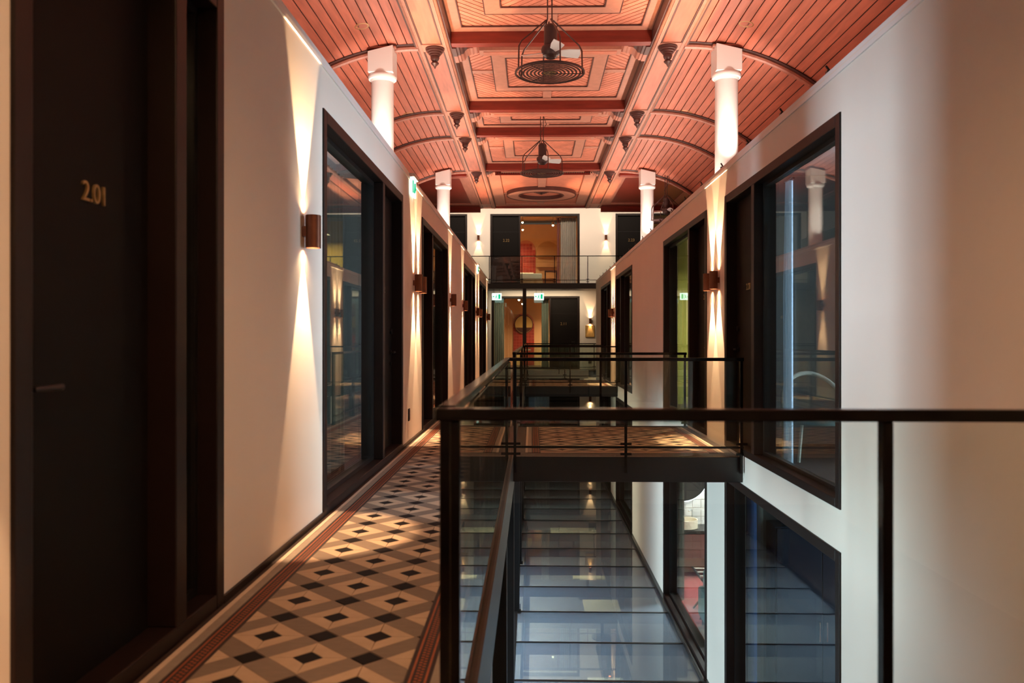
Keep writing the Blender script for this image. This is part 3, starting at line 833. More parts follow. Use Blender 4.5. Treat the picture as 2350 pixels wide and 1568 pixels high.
# ------------------------------------------------------------------ columns
for x, y, lb in ((-1.99, 10.84, 'left side, nearer'), (2.56, 10.84, 'right side, nearer'), (-2.03, 18.7, 'left side, farther'), (2.62, 18.7, 'right side, farther')):
    t = thing('column', (x, y, ZT + .03), 'round white column with square head rising to the vault, %s' % lb, 'column', 'white columns')
    zt = vault_z(abs(x - CX)) - .06
    MB().lathe([(.15, ZT + .03), (.148, zt - .36)], (x, y, 0), 36).obj('shaft', 'white_paint', t, smooth=True)
    MB().lathe([(.148, zt - .40), (.155, zt - .385), (.16, zt - .37), (.182, zt - .365), (.19, zt - .345), (.19, zt - .32), (.182, zt - .30), (.16, zt - .295)], (x, y, 0), 36).obj('collar', 'white_paint', t, smooth=True)
    s = -1 if x < CX else 1
    MB().prism([(x - .165, zt - .30), (x + .165, zt - .30), (x + .165, zt + (.05 if s < 0 else -.03)), (x - .165, zt + (-.03 if s < 0 else .05))], 'y', y - .17, y + .17).obj('head_block', 'white_paint', t, bevel=.004)
    MB().box(x - .20, x + .20, y - .13, y + .13, zt + .03, zt + .05).obj('cap_board', 'beam_wood', t)

for x, y, lb in ((-1.99, 10.84, 'nearer left'), (2.56, 10.84, 'nearer right'), (-2.03, 18.7, 'farther left'), (2.62, 18.7, 'farther right')):  # unseen uplights added to brighten the columns
    s = 1 if x < CX else -1
    bx, by, bz = x, y - .62, ZT + .03
    t = thing('added_uplight', (bx, by, bz), 'added small can uplight on the roof in front of the %s column' % lb, 'uplight', 'added column uplights')
    MB().lathe([(.05, bz), (.05, bz + .09), (.043, bz + .09), (.043, bz + .05)], (bx, by, 0), 16).obj('can', 'sign_body', t, smooth=True)
    l = bpy.data.lights.new('column_fill', 'SPOT'); l.energy = 90; l.color = (1, .86, .74); l.spot_size = math.radians(56); l.spot_blend = .8; l.shadow_soft_size = .03
    o = bpy.data.objects.new('column_fill', l); COL.objects.link(o); o.parent = t; o.location = (0, 0, .10)
    o.rotation_euler = Vector((x - bx, y - by, 1.25)).to_track_quat('-Z', 'Y').to_euler()

# ------------------------------------------------------------------ caged fans
def fan(x, y, z, label, cable=False):
    """z: level of the grille; hung from the coffer"""
    t = thing('ceiling_fan', (x, y, z), label, 'fan', 'caged fans')
    top = ZC - .03
    for dx in (-.025, .025):
        MB().tube([(x + dx, y, top), (x + dx, y, z + .62), (x + dx * 2.2, y, z + .50)], .008, 6).obj('rod', 'fan_dark', t)
    MB().lathe([(.10, z + .23), (.11, z + .27), (.10, z + .30), (.075, z + .31), (.075, z + .52), (.05, z + .55)], (x + .01, y, 0), 20).obj('motor', 'fan_dark', t, smooth=True)
    MB().lathe([(.05, z + .17), (.085, z + .20), (.095, z + .24), (.06, z + .26)], (x + .01, y, 0), 18).obj('hub', 'fan_dark', t, smooth=True)
    for a in (math.radians(10), math.radians(165), math.radians(285)):
        ca, sa = math.cos(a), math.sin(a); tw = -.45
        def bp(r, wv): return (x + .01 + ca * r - sa * wv, y + sa * r + ca * wv, z + .235 + wv * tw)
        vs = [bp(.08, -.03), (bp(.20, -.055)), bp(.33, -.06), bp(.345, 0), bp(.33, .06), bp(.20, .055), bp(.08, .03)]
        n = len(vs)
        MB().add(vs + [(v[0], v[1], v[2] + .008) for v in vs], [tuple(range(n))[::-1], tuple(range(n, 2 * n))] + [(i, (i + 1) % n, n + (i + 1) % n, n + i) for i in range(n)]).obj('blade', 'blade', t)
    for a in (.15, 1.75, 2.6, 3.5, 5.0):
        ca, sa = math.cos(a), math.sin(a)
        MB().tube([(x + ca * .04, y + sa * .04, z + .60), (x + ca * .34, y + sa * .34, z + .33), (x + ca * .37, y + sa * .37, z + .27), (x + ca * .375, y + sa * .375, z + .01)], .009, 6).obj('cage_arm', 'fan_wire', t, smooth=True)
    for k in range(8):
        r = .075 + .043 * k
        MB().lathe([(r, z), (r + .021, z), (r + .021, z + .006), (r, z + .006)], (x, y, 0), 40, closed=True).obj('grille_ring', 'fan_dark', t)
    MB().lathe([(.38, z - .004), (.395, z), (.395, z + .018), (.38, z + .018)], (x, y, 0), 48, closed=True).obj('rim', 'fan_dark', t, smooth=True)
    MB().lathe([(.0, z + .002), (.07, z + .002), (.07, z + .008), (.0, z + .008)], (x, y, 0), 20).obj('centre_plate', 'brass', t)
    hm = MB()
    for k in range(7):
        a = k * PI / 3; r = 0 if k == 6 else .038
        hm.lathe([(.008, z - .001), (.008, z + .003)], (x + r * math.cos(a), y + r * math.sin(a), 0), 8)
    hm.obj('plate_hole', 'border_black', t, kind='stuff')
    for a in (0.0, 2.2, 4.1):
        MB().tube([(x, y, z - .004), (x + .385 * math.cos(a), y + .385 * math.sin(a), z - .004)], .005, 5).obj('spoke', 'fan_wire', t)
    if cable:
        MB().tube([(x + .03, y, top), (x + .08, y, z + .9), (x - .04, y, z + .72), (x, y, z + .6)], .006, 6).obj('cable', 'fan_dark', t, smooth=True)
fan(.20, 9.25, 4.19, 'caged dark fan with white blades hanging nearest under the ceiling')
fan(.18, 14.9, 4.19, 'caged dark fan with white blades, second along the ceiling', True)
fan(3.05, 18.7, 3.85, 'caged dark fan hanging beyond the farther right column above roof', True)

# ------------------------------------------------------------------ wall sconces
def spot(parent, loc, up, power, size=42, color=(1.0, .60, .315)):
    l = bpy.data.lights.new('sconce_beam', 'SPOT'); l.energy = power; l.color = color
    l.spot_size = math.radians(size); l.spot_blend = .30; l.shadow_soft_size = .012
    o = bpy.data.objects.new('sconce_beam', l); COL.objects.link(o); o.parent = parent
    o.location = Vector(loc) - wl(parent); o.rotation_euler = (PI if up else 0, 0, 0)
SC_P = 260
def sconce(x, y, z, nx, ny, label, power=SC_P, scale=1.0, group='copper up and down wall sconces'):
    """x,y: wall point; (nx,ny): wall normal into the atrium"""
    r, h = .047 * scale, .20 * scale; off = .062 * scale
    cx, cy = x + nx * off, y + ny * off
    t = thing('wall_sconce', (x, y, z), label, 'sconce', group)
    MB().lathe([(r * .86, z - h / 2), (r, z - h / 2), (r, z + h / 2), (r * .86, z + h / 2)], (cx, cy, 0), 24, closed=True).obj('shade', 'copper', t, smooth=True)
    px, py = abs(ny) * .03 + abs(nx) * .0, abs(nx) * .03
    B(min(x, cx) - px, max(x, cx) + px, min(y, cy) - py, max(y, cy) + py, z - .03, z + .03).obj('bracket', 'copper', t)
    for s in (-1, 1):
        MB().lathe([(r * .84, -.004), (r * .84, .004)], (cx, cy, z + s * (h / 2 - .045)), 16).obj('lens', 'lamp_hot', t)
        spot(t, (cx, cy, z + s * (h / 2 - .036)), s > 0, power if s > 0 else power * .75)
ZS = 1.85
for k, (y, lb) in enumerate(((4.97, 'alone on the pale wall between door 2.01 and the first window'), (9.62, 'left wall past the first window, nearer of the pair'), (10.02, 'left wall past the first window, farther of the pair'),
        (13.95, 'left wall beside the second window, single'), (16.45, 'left wall before the third window, single'), (20.35, 'left wall beyond third window, nearer of pair'), (21.35, 'left wall beyond third window, farther of pair'), (25.3, 'last one at the far end of left wall'))):
    sconce(XL, y, ZS, 1, 0, 'copper cylinder sconce, ' + lb)
for y, lb in ((9.24, 'right wall by the nearer footbridge, nearer of the pair'), (9.58, 'right wall by the nearer footbridge, farther of the pair'), (21.0, 'right wall by the farther footbridge, nearer of pair'), (21.5, 'right wall by the farther footbridge, farther of pair')):
    sconce(XR, y, ZS, -1, 0, 'copper cylinder sconce, ' + lb)
sconce(XL, 1.75, ZS, 1, 0, 'copper cylinder sconce, left wall before door 2.01, just out of frame')
sconce(XR, 1.9, ZS, -1, 0, 'copper cylinder sconce, right wall beside the near bridge, out of frame')

# ------------------------------------------------------------------ far wall with gallery
def fx(px): return (px - VPX) * FY / F_PX
def fz(py): return EYE + (VPY - py) * FY / F_PX
ZG = 3.25
def wall_y(name, y, x0, x1, z0, z1, ops, t=.2, mt='plaster'):
    m = MB(); xs = x0
    for a, b, za, zb in sorted(ops):
        if a > xs: m.box(xs, a, y, y + t, z0, z1)
        if za > z0: m.box(a, b, y, y + t, z0, za)
        if zb < z1: m.box(a, b, y, y + t, zb, z1)
        xs = b
    m.box(xs, x1, y, y + t, z0, z1)
    return m.obj(name, mt, kind='structure')
UF3 = [(fx(1072) - 3.45, fx(1072)), (fx(1125), fx(1330)), (fx(1412), fx(1412) + 3.45)]
UF2 = (fx(1128), fx(1330))
wall_y('wall_far', FY, XL - 4.8, XR + 4.8, ZG, fz(470), [(a, b, ZG, fz(491)) for a, b in UF3])
wall_y('wall_far_middle', FY, XL - 4.8, XR + 4.8, 0, ZG, [(UF2[0], UF2[1], 0, fz(680))])
wall_y('wall_far_lower', FY, XL - 4.8, XR + 4.8, ZL, 0, [(UF2[0], UF2[1], ZL, ZL + 2.7), (3.1, 5.6, ZL, ZL + 2.7)])
B(XL - 4.8, XR + 4.8, 30.55, FY, ZG - .21, ZG).obj('floor_gallery', 'slab', kind='structure')
B(XL - 4.8, XR + 4.8, FY + .2, FY + 5.0, ZG - .21, ZG).obj('floor_far_upper_room', 'room_floor', kind='structure')
B(XL - 4.8, XR + 4.8, FY + .2, FY + 5.0, -.21, 0).obj('floor_far_room', 'room_floor', kind='structure')
B(XL - 4.8, XR + 4.8, FY + .2, FY + 5.0, ZL - .21, ZL).obj('floor_far_lower_room', 'room_floor', kind='structure')
B(XL - 4.8, XR + 4.8, FY + .2, FY + 5.0, fz(470), fz(470) + .1).obj('ceiling_far_rooms', 'room_warm', kind='structure')
B(XL - 4.8, XR + 4.8, 30.4, FY, ZL - .26, ZL).obj('floor_far_lower_landing', 'ground', kind='structure')
B(XR, XR + 4.6, YRE, 30.4, ZL - .26, ZL).obj('floor_far_lower_bay', 'ground', kind='structure')
B(XR + .22, XR + 4.6, YRE - .2, YRE, ZL, -.25).obj('wall_right_lower_end', 'plaster', kind='structure')
rail_x(30.62, XL - 4.6, XR + 4.6, [-4.6, -3.1, -1.6, -.38, .84, 2.08, 3.3, 4.6], 'thin black glass railing along the upper gallery at the far end', z=ZG, rail_h=1.03, thick=.03)

def unit_y(y, x0, x1, z0, z1, doorx, number, fw=.085):
    """opening in the far wall; doorx=(a,b) door span"""
    n_win[0] += 1; d = .18
    m = MB().box(x0, x0 + fw, y - .012, y + d, z0, z1).box(x1 - fw, x1, y - .012, y + d, z0, z1).box(x0 + fw, x1 - fw, y - .012, y + d, z1 - fw, z1).box(x0 + fw, x1 - fw, y - .012, y + d, z0, z0 + .05)
    fr = m.obj('window_%d' % n_win[0], 'frame', loc=((x0 + x1) / 2, y, z0), bevel=.006, kind='structure')
    a, b = doorx
    left = a < (x0 + x1) / 2 - .3
    w0, w1 = (b + .02, x1 - fw) if left else (x0 + fw, a - .02)
    B(b - .04, b + .02, y, y + d, z0 + .05, z1 - fw).obj('mullion', 'frame', fr) if left else B(a - .02, a + .04, y, y + d, z0 + .05, z1 - fw).obj('mullion', 'frame', fr)
    B(w0, w1, y + .09, y + .104, z0 + .05, z1 - fw).obj('pane', 'pane', fr)
    n_door[0] += 1
    dl = B(a, b, y + .06, y + .11, z0 + .01, z1 - fw).obj('door_%d' % n_door[0], 'door', loc=((a + b) / 2, y, z0), bevel=.004, kind='structure')
    B(a, b, y + .055, y + .06, z1 - fw - .62, z1 - fw - .60).obj('transom_line', 'black_metal', dl)
    hx = (a + .1) if left else (b - .1)
    MB().tube([(hx, y + .06, z0 + 1.05), (hx, y + .0, z0 + 1.05), (hx + (.13 if left else -.13), y, z0 + 1.05)], .011, 8).obj('handle', 'black_metal', dl, smooth=True)
    if number:
        o = link('number', text_mesh(number, .15), dl, ((a + b) / 2 + (.0 if left else .0), y + .056, z0 + 1.75)); o.rotation_euler = (PI / 2, 0, 0)
    return w0, w1
zt3 = fz(491)
unit_y(FY, UF3[0][0], UF3[0][1], ZG, zt3, (UF3[0][1] - 1.15, UF3[0][1] - .085), None)
unit_y(FY, UF3[1][0], UF3[1][1], ZG, zt3, (UF3[1][0] + .085, fx(1193)), '2.22')
unit_y(FY, UF3[2][0], UF3[2][1], ZG, zt3, (UF3[2][0] + .085, UF3[2][0] + 1.15), '2.23')
unit_y(FY, UF2[0], UF2[1], 0, fz(680), (fx(1262), UF2[1] - .085), '2.11')
unit_y(FY, UF2[0], UF2[1], ZL, ZL + 2.7, (fx(1262), UF2[1] - .085), None)
for px, lb in ((1098, 'upper gallery wall to the left of door 2.22'), (1390, 'upper gallery wall just before door 2.23')):
    sconce(fx(px), FY, fz(546), 0, -1, 'small copper sconce on the ' + lb, power=60)
sconce(fx(1354), FY, fz(737), 0, -1, 'small copper sconce above the golden plaque beside door 2.11', power=60)
sconce(fx(1354), FY, fz(737) - 3.03, 0, -1, 'small copper sconce on the lower storey far wall', power=60)
o = MB().box(fx(1343), fx(1364), FY - .03, FY, fz(774), fz(747)).obj('wall_plaque', 'gold_plate', loc=(fx(1353), FY, fz(774)), bevel=.01)
tag(o, 'golden wooden plaque on the far wall below the sconce', 'plaque')
o = MB().box(fx(1350), fx(1357), FY - .012, FY, fz(834), fz(824)).obj('wall_socket', 'black_metal', loc=(fx(1353), FY, fz(834)))
B(fx(1351.5), fx(1355.5), FY - .014, FY - .012, fz(831), fz(827)).obj('socket_face', 'dark_wood', o)
tag(o, 'small dark wall socket low on the far wall beside door 2.11', 'socket')
# gallery post, rail of wires and lozenge lamps above the far wall
o = B(fx(1199.5) * 30.5 / FY, fx(1208) * 30.5 / FY, 30.43, 30.55, 0, ZG - .21).obj('gallery_post', 'black_metal', loc=(-.28, 30.5, 0), bevel=.004)
B(-.38, -.18, 30.4, 30.55, 0, .02).obj('base_plate', 'black_metal', o)
tag(o, 'black steel post holding up the far gallery between the exit signs', 'post')
wr = thing('cable_rail', (0, FY, fz(470)), 'thin white cable rail with stanchions above the far wall', 'rail')
MB().tube([(XL - 4, FY + .1, fz(466)), (XR + 4, FY + .1, fz(466))], .012, 6).obj('cable', 'white_paint', wr)
for px in (1040, 1165, 1290, 1415, 1540):
    MB().tube([(fx(px), FY + .1, fz(470)), (fx(px), FY + .1, fz(464.5))], .014, 6).obj('stanchion', 'white_paint', wr)
for px, lb in ((1087.5, 'left'), (1391, 'right')):
    x, z = fx(px), fz(464)
    o = MB().lathe([(.0, z - .085), (.075, z), (.0, z + .085)], (x, FY - .05, 0), 4).obj('lozenge_lamp', 'white_paint', loc=(x, FY - .05, z - .085))
    MB().tube([(x, FY - .05, z + .08), (x, FY - .05, 7.2)], .004, 5).obj('cord', 'black_metal', o)
    tag(o, 'small pale lozenge hanging above the far wall, %s one' % lb, 'lamp', 'pale lozenges above the far wall')

# ------------------------------------------------------------------ illuminated exit signs
def sign_x(x, y, z, wd, ht, label, stem=.1):
    """facing -Y"""
    t = thing('exit_sign', (x, y, z), label, 'exit sign', 'green exit signs')
    B(x - wd / 2, x + wd / 2, y - .02, y + .02, z - ht / 2, z + ht / 2).obj('light_panel', 'sign_white', t, bevel=.004)
    def g(a, b, c, d, name='pictogram'): B(x + a * wd, x + b * wd, y - .025, y - .020, z + c * ht, z + d * ht).obj(name, 'sign_green', t)
    # door opening, running figure and arrow
    g(.16, .38, -.34, .34, 'door_symbol')
    pm = MB()
    def lim(a, b, r): pm.tube([(x + a[0] * wd, y - .024, z + a[1] * ht), (x + b[0] * wd, y - .024, z + b[1] * ht)], r, 6)
    lim((-.02, .16), (-.06, -.06), .016 * wd / .36); lim((-.06, -.06), (.05, -.2), .012); lim((.05, -.2), (.03, -.36), .012)
    lim((-.06, -.06), (-.12, -.22), .012); lim((-.12, -.22), (-.22, -.24), .012); lim((-.02, .14), (.09, .04), .010); lim((-.02, .14), (-.13, .05), .010)
    pm.lathe([(.0, -.02), (.022, 0), (0, .02)], (x + .01 * wd, y - .024, z + .27 * ht), 8)
    pm.obj('running_figure', 'sign_green', t)
    MB().prism([(x - .44 * wd, z), (x - .32 * wd, z + .16 * ht), (x - .32 * wd, z + .05 * ht), (x - .22 * wd, z + .05 * ht), (x - .22 * wd, z - .05 * ht), (x - .32 * wd, z - .05 * ht), (x - .32 * wd, z - .16 * ht)], 'y', y - .025, y - .020).obj('arrow', 'sign_green', t)
    for s in (-1, 1): MB().tube([(x + s * wd * .3, y, z + ht / 2), (x + s * wd * .3, y, z + ht / 2 + stem)], .006, 6).obj('hanger', 'black_metal', t)
sign_x((1140 - VPX) * 30.75 / F_PX, 30.75, EYE + (VPY - 681) * 30.75 / F_PX, .36, .26, 'glowing green exit sign hanging left of the black gallery post', ZG - .21 - (EYE + (VPY - 681) * 30.75 / F_PX) - .13)
sign_x((1237 - VPX) * 30.75 / F_PX, 30.75, EYE + (VPY - 681) * 30.75 / F_PX, .36, .26, 'glowing green exit sign hanging right of the black gallery post', ZG - .21 - (EYE + (VPY - 681) * 30.75 / F_PX) - .13)
def sign_side(y, z, label):
    t = thing('exit_sign', (XL, y, z), label, 'exit sign', 'green exit signs')
    B(XL + .012, XL + .035, y - .16, y + .16, z - .10, z + .10).obj('light_panel', 'sign_white', t, bevel=.004)
    B(XL, XL + .06, y - .17, y + .17, z + .10, z + .14).obj('housing', 'sign_body', t, bevel=.004)
    B(XL + .035, XL + .038, y - .13, y - .06, z - .07, z + .07).obj('door_symbol', 'sign_green', t)
    MB().tube([(XL + .036, y - .02, z - .06), (XL + .036, y + .01, z), (XL + .036, y + .02, z + .05)], .014, 6).obj('running_figure', 'sign_green', t)
    MB().prism([(y + .05, z + .015), (y + .10, z + .015), (y + .10, z + .04), (y + .14, z), (y + .10, z - .04), (y + .10, z - .015), (y + .05, z - .015)], 'x', XL + .035, XL + .038).obj('arrow', 'sign_green', t)
sign_side(9.45, 2.94, 'glowing exit sign near the top of the left wall above the sconce pair')
sign_side(20.7, 2.94, 'glowing exit sign at the top of the left wall farther along')

# small socket on the left wall and cable clips on the right roof edge
o = B(XL, XL + .012, 9.20, 9.29, .26, .40).obj('wall_socket', 'black_metal', loc=(XL, 9.24, .26), bevel=.004)
B(XL + .012, XL + .015, 9.22, 9.27, .28, .38).obj('socket_face', 'dark_wood', o)
tag(o, 'black wall socket low on the left wall below the sconce pair', 'socket')
cl = thing('roof_cable', (XR + .05, 14, ZT + .03), 'black cable held by small clips along the right roof edge', 'cable')
MB().tube([(XR + .05, 5.6, ZT + .045), (XR + .05, YRE - .1, ZT + .045)], .008, 6).obj('cable', 'black_metal', cl)
y = 5.95; k = 0
while y < 26.5:
    MB().box(XR + .02, XR + .08, y - .02, y + .02, ZT + .03, ZT + .065).tube([(XR + .05, y, ZT + .06), (XR + .03, y + .03, ZT + .11)], .008, 6).obj('clip', 'black_metal', cl)
    y += 1.1
# linear uplight housings on the roofs (they carry the lamps set at the top of the script)
for sx in (-1, 1):
    x = -1.62 if sx < 0 else 2.34
    t = thing('linear_uplight', (x, 12.5, ZT + .03), 'long linear uplight lying on the roof of the %s rooms' % ('left' if sx < 0 else 'right'), 'uplight', 'linear uplights')
    B(x - .09, x + .09, 2.9, 22.1, ZT + .032, ZT + .05).obj('housing', 'sign_body', t)
    for s in (-1, 1): B(x + s * .10, x + s * .11, 2.9, 22.1, ZT + .032, ZT + .11).obj('side_lip', 'sign_body', t)
t = thing('added_washer', (.25, 29.6, 6.9), 'added long linear light hanging out of sight above the far gallery', 'light')  # housing of the added light that brightens the far wall
B(-4.3, 4.8, 29.55, 29.75, 6.9, 6.96).obj('housing', 'sign_body', t)
for x in (-4, .25, 4.5): MB().tube([(x, 29.65, 6.96), (x, 29.65, 7.2)], .01, 6).obj('hanger', 'black_metal', t)

# ------------------------------------------------------------------ things inside the rooms
def curtain(name, label, x0, y0, x1, y1, z0, z1, mt, waves=7, amp=.035, gather=1.0, group=None):
    """wavy hanging cloth from (x0,y0) to (x1,y1)"""
    d = Vector((x1 - x0, y1 - y0)); L = d.length; d.normalize(); n = Vector((-d.y, d.x))
    N = waves * 8; rows = [z1, (z0 + z1) / 2 + .3, z0]
    vs = []; fs = []
    for side in (0, 1):
        for r, z in enumerate(rows):
            gk = 1.0 if r == 0 else (gather if r == 1 else (gather + 1) / 2 * 1.02)
            for i in range(N + 1):
                t = i / N
                s = t * L * gk
                o = amp * math.sin(2 * PI * waves * t + .4 * math.sin(9 * t)) * (1.0 if r == 0 else 1.25) + side * .006
                vs.append((x0 + d.x * s + n.x * o, y0 + d.y * s + n.y * o, z))
    W = N + 1; K = 3 * W
    for r in range(2):
        for i in range(N):
            a = r * W + i; fs.append((a, a + 1, a + W + 1, a + W)); fs.append((K + a, K + a + W, K + a + W + 1, K + a + 1))
    for i in range(N):
        fs.append((i, K + i, K + i + 1, i + 1)); a = 2 * W + i; fs.append((a, a + 1, K + a + 1, K + a))
    for r in range(2):
        a = r * W; fs.append((a, a + W, K + a + W, K + a)); a = r * W + N; fs.append((a, K + a, K + a + W, a + W))
    c = MB().add(vs, fs).obj(name, mt, loc=(x0, y0, z0), smooth=True)
    MB().tube([(x0 - d.x * .05, y0 - d.y * .05, z1 + .01), (x1 + d.x * .05, y1 + d.y * .05, z1 + .01)], .012, 8).obj('curtain_rod', 'black_metal', c)
    return tag(c, label, 'curtain', group)

# right block, first room: pale blue sheer curtain, chair with curved back
curtain('curtain', 'pale blue sheer curtain hanging behind the nearest right window', XR + .30, 7.62, XR + .30, 7.76, .0, 2.66, 'curtain_sheer', 3, .022, 1.5)
def lounge_chair(x, y, z, mt, label):
    t = thing('lounge_chair', (x, y, z), label, 'chair')
    hp = [(x + .34, y - .40, z)] + [(x + .32 * math.cos(PI * k / 18), y - .32 + .30 * math.sin(PI * k / 18), z + .48 + .36 * math.sin(PI * k / 18)) for k in range(19)] + [(x - .34, y - .40, z)]
    MB().tube(hp, .022, 10).obj('back_hoop', mt, t, smooth=True)
    MB().lathe([(.30, z + .36), (.33, z + .40), (.33, z + .44), (.28, z + .47)], (x, y - .32, 0), 24).obj('seat', 'teal_fabric', t, smooth=True)
    for a, b in ((-.25, -.55), (.25, -.55)): MB().tube([(x + a, y + b, z), (x + a * .8, y + b * .9, z + .38)], .016, 8).obj('leg', mt, t)
lounge_chair(XR + .72, 8.5, 0, 'curtain_green', 'chair with curved green hoop back inside nearest right room')
# right block, second room: green curtain and olive arch
curtain('curtain', 'soft green curtain behind the second right window', XR + .32, 11.6, XR + .32, 12.3, .0, 2.66, 'curtain_green', 6, .04)
a = MB(); pts = [(XR + .9, 0.0), (XR + .9, 1.7)] + [(XR + 2.0 - 1.1 * math.cos(t * PI / 12), 1.7 + .9 * math.sin(t * PI / 12)) for t in range(13)] + [(XR + 3.1, 0.0)]
o = MB().prism(pts, 'y', 14.86, 14.93).obj('wall_panel', 'curtain_dark', loc=(XR + 2, 14.9, 0)); tag(o, 'dark arched wall panel inside the second right room', 'panel')
B(XR + .23, XR + 4.5, 14.935, 14.94, 0, ZT - .03).obj('wall_green_room', 'room_olive', kind='structure')
area('room_lamp', (XR + 1.6, 13.2, 2.7), (0, 0, 0), .5, .5, 95, (1, .92, .62), 2.9)
curtain('curtain', 'dark red curtain behind the third right window', XR + .32, 18.2, XR + .32, 19.2, .0, 2.66, 'curtain_red', 7, .04)
# left block rooms
curtain('curtain', 'dark curtain drawn behind the nearest left window', XL - .35, 6.4, XL - .35, 7.4, .0, 2.66, 'curtain_dark', 8, .04)
curtain('curtain', 'dark curtain behind the second left window', XL - .35, 11.8, XL - .35, 13.2, .0, 2.66, 'curtain_dark', 8, .04)
curtain('curtain', 'dark curtain behind the third left window', XL - .35, 17.1, XL - .35, 18.4, .0, 2.66, 'curtain_dark', 8, .04)

# ---- lower right, nearest room: dark, deep blue curtain, cabinet with two bright handles
curtain('curtain', 'deep blue curtain behind the nearest lower right window', XR + .30, 8.90, XR + .30, 9.08, ZL + .0, -.35, 'curtain_blue', 4, .035, 1.2)
curtain('curtain', 'grey green curtain beside the deep blue one, lower right window', XR + .45, 9.18, XR + .45, 9.33, ZL + .0, -.35, 'curtain_green', 5, .03)
cb = thing('wardrobe', (XR + 1.05, 9.1, ZL), 'dark blue wardrobe with two bright bar handles in nearest lower room', 'wardrobe')
B(XR + .55, XR + 1.85, 9.0, 9.33, ZL + .06, ZL + 2.1).obj('body', 'chair_blue', cb, bevel=.006)
B(XR + .6, XR + 1.8, 9.03, 9.3, ZL, ZL + .06).obj('plinth', 'black_metal', cb)
for x0_, x1_, hx_ in ((XR + .57, XR + 1.055, XR + 1.02), (XR + 1.065, XR + 1.83, XR + 1.10)):
    d_ = B(x0_, x1_, 8.98, 9.0, ZL + .08, ZL + 2.08).obj('door', 'chair_blue', cb, bevel=.003)
    MB().tube([(hx_, 8.98, ZL + .87), (hx_, 8.945, ZL + .87), (hx_, 8.945, ZL + 1.07), (hx_, 8.98, ZL + 1.07)], .009, 8).obj('handle', 'steel', d_)

# ---- lower right, second room: washstand with round backlit mirror
YB = 14.6
bt = B(XR + .22, XR + 3.2, YB, YB + .05, ZL, -.26).obj('wall_bath', 'tile_joint', kind='structure')
TW = .15
proto = None
for i in range(9):
    for j in range(16):
        x = XR + .30 + i * TW; z = ZL + .25 + j * TW
        if proto is None:
            pb = B(x, x + TW - .008, YB - .012, YB, z, z + TW - .008).obj('wall_tile', 'bath_tile', bt, loc=(x, YB, z), bevel=.003); proto = pb.data
        else: link('wall_tile', proto, bt, (x, YB, z))
mr = thing('round_mirror', (XR + .55, YB - .05, -1.68), 'round backlit mirror above the basin in lower right room', 'mirror')
def disc_y(c, r0, r1, y0, y1, n=48):
    vs = []; fs = []
    prof = [(r0, y0), (r1, y0), (r1, y1), (r0, y1)]
    for r, yy in prof:
        for k in range(n): t = 2 * PI * k / n; vs.append((c[0] + r * math.cos(t), yy, c[1] + r * math.sin(t)))
    for i in range(4):
        j = (i + 1) % 4
        for k in range(n): l_ = (k + 1) % n; fs.append((i * n + k, i * n + l_, j * n + l_, j * n + k))
    return MB().add(vs, fs)
mc = (XR + .55, -1.23)
disc_y(mc, .0001, .45, YB - .10, YB - .09).obj('glass', 'mirror', mr)
disc_y(mc, .43, .465, YB - .089, YB - .05).obj('light_ring', 'halo', mr)
ws = thing('washstand', (XR + .95, YB - .3, ZL), 'dark washstand shelf below the round mirror', 'washstand')
B(XR + .24, XR + 1.7, YB - .55, YB - .013, ZL + .80, ZL + .86).obj('shelf', 'black_metal', ws, bevel=.004)
for x in (XR + .28, XR + 1.65): B(x - .02, x + .02, YB - .5, YB - .46, ZL, ZL + .80).obj('leg', 'black_metal', ws)
bs = MB().lathe([(.18, 0), (.215, .01), (.22, .15), (.20, .15), (.19, .03), (.0, .03)], (XR + .56, YB - .30, ZL + .86), 32).obj('wash_basin', 'sink', loc=(XR + .56, YB - .30, ZL + .86), smooth=True)
tag(bs, 'round tan vessel basin standing on the dark washstand', 'basin')
tp = MB().tube([(XR + .72, YB - .10, ZL + .86), (XR + .72, YB - .10, ZL + 1.10), (XR + .70, YB - .14, ZL + 1.15), (XR + .64, YB - .22, ZL + 1.13)], .014, 10).obj('faucet', 'steel', loc=(XR + .72, YB - .1, ZL + .86), smooth=True)
MB().tube([(XR + .75, YB - .10, ZL + .98), (XR + .81, YB - .10, ZL + 1.0)], .008, 8).obj('lever', 'steel', tp)
tag(tp, 'chrome swan-neck faucet behind the tan basin', 'faucet')
curtain('curtain', 'pale green curtain behind the second lower right window', XR + .28, 13.0, XR + .28, 13.6, ZL, -.35, 'curtain_green', 6, .035)
lr = thing('luggage_rack', (XR + .62, 12.4, ZL), 'black folding luggage rack with straps behind second lower window', 'luggage rack')
for yy in (12.15, 12.65):
    MB().tube([(XR + .38, yy, ZL), (XR + .86, yy, ZL + .62)], .016, 8).obj('leg', 'black_metal', lr)
    MB().tube([(XR + .86, yy, ZL), (XR + .38, yy, ZL + .62)], .016, 8).obj('leg', 'black_metal', lr)
for x in (XR + .38, XR + .86): MB().tube([(x, 12.1, ZL + .62), (x, 12.7, ZL + .62)], .016, 8).obj('top_bar', 'black_metal', lr)
for yy in (12.2, 12.4, 12.6): B(XR + .38, XR + .86, yy - .025, yy + .025, ZL + .625, ZL + .632).obj('strap', 'linen', lr)
ac = thing('armchair', (XR + .75, 11.52, ZL), 'teal upholstered armchair behind the second lower right window', 'armchair')
B(XR + .38, XR + 1.0, 11.22, 11.87, ZL + .15, ZL + .42).obj('seat', 'teal_fabric', ac, bevel=.04)
B(XR + .38, XR + 1.0, 11.80, 11.98, ZL + .15, ZL + .82).obj('backrest', 'teal_fabric', ac, bevel=.05)
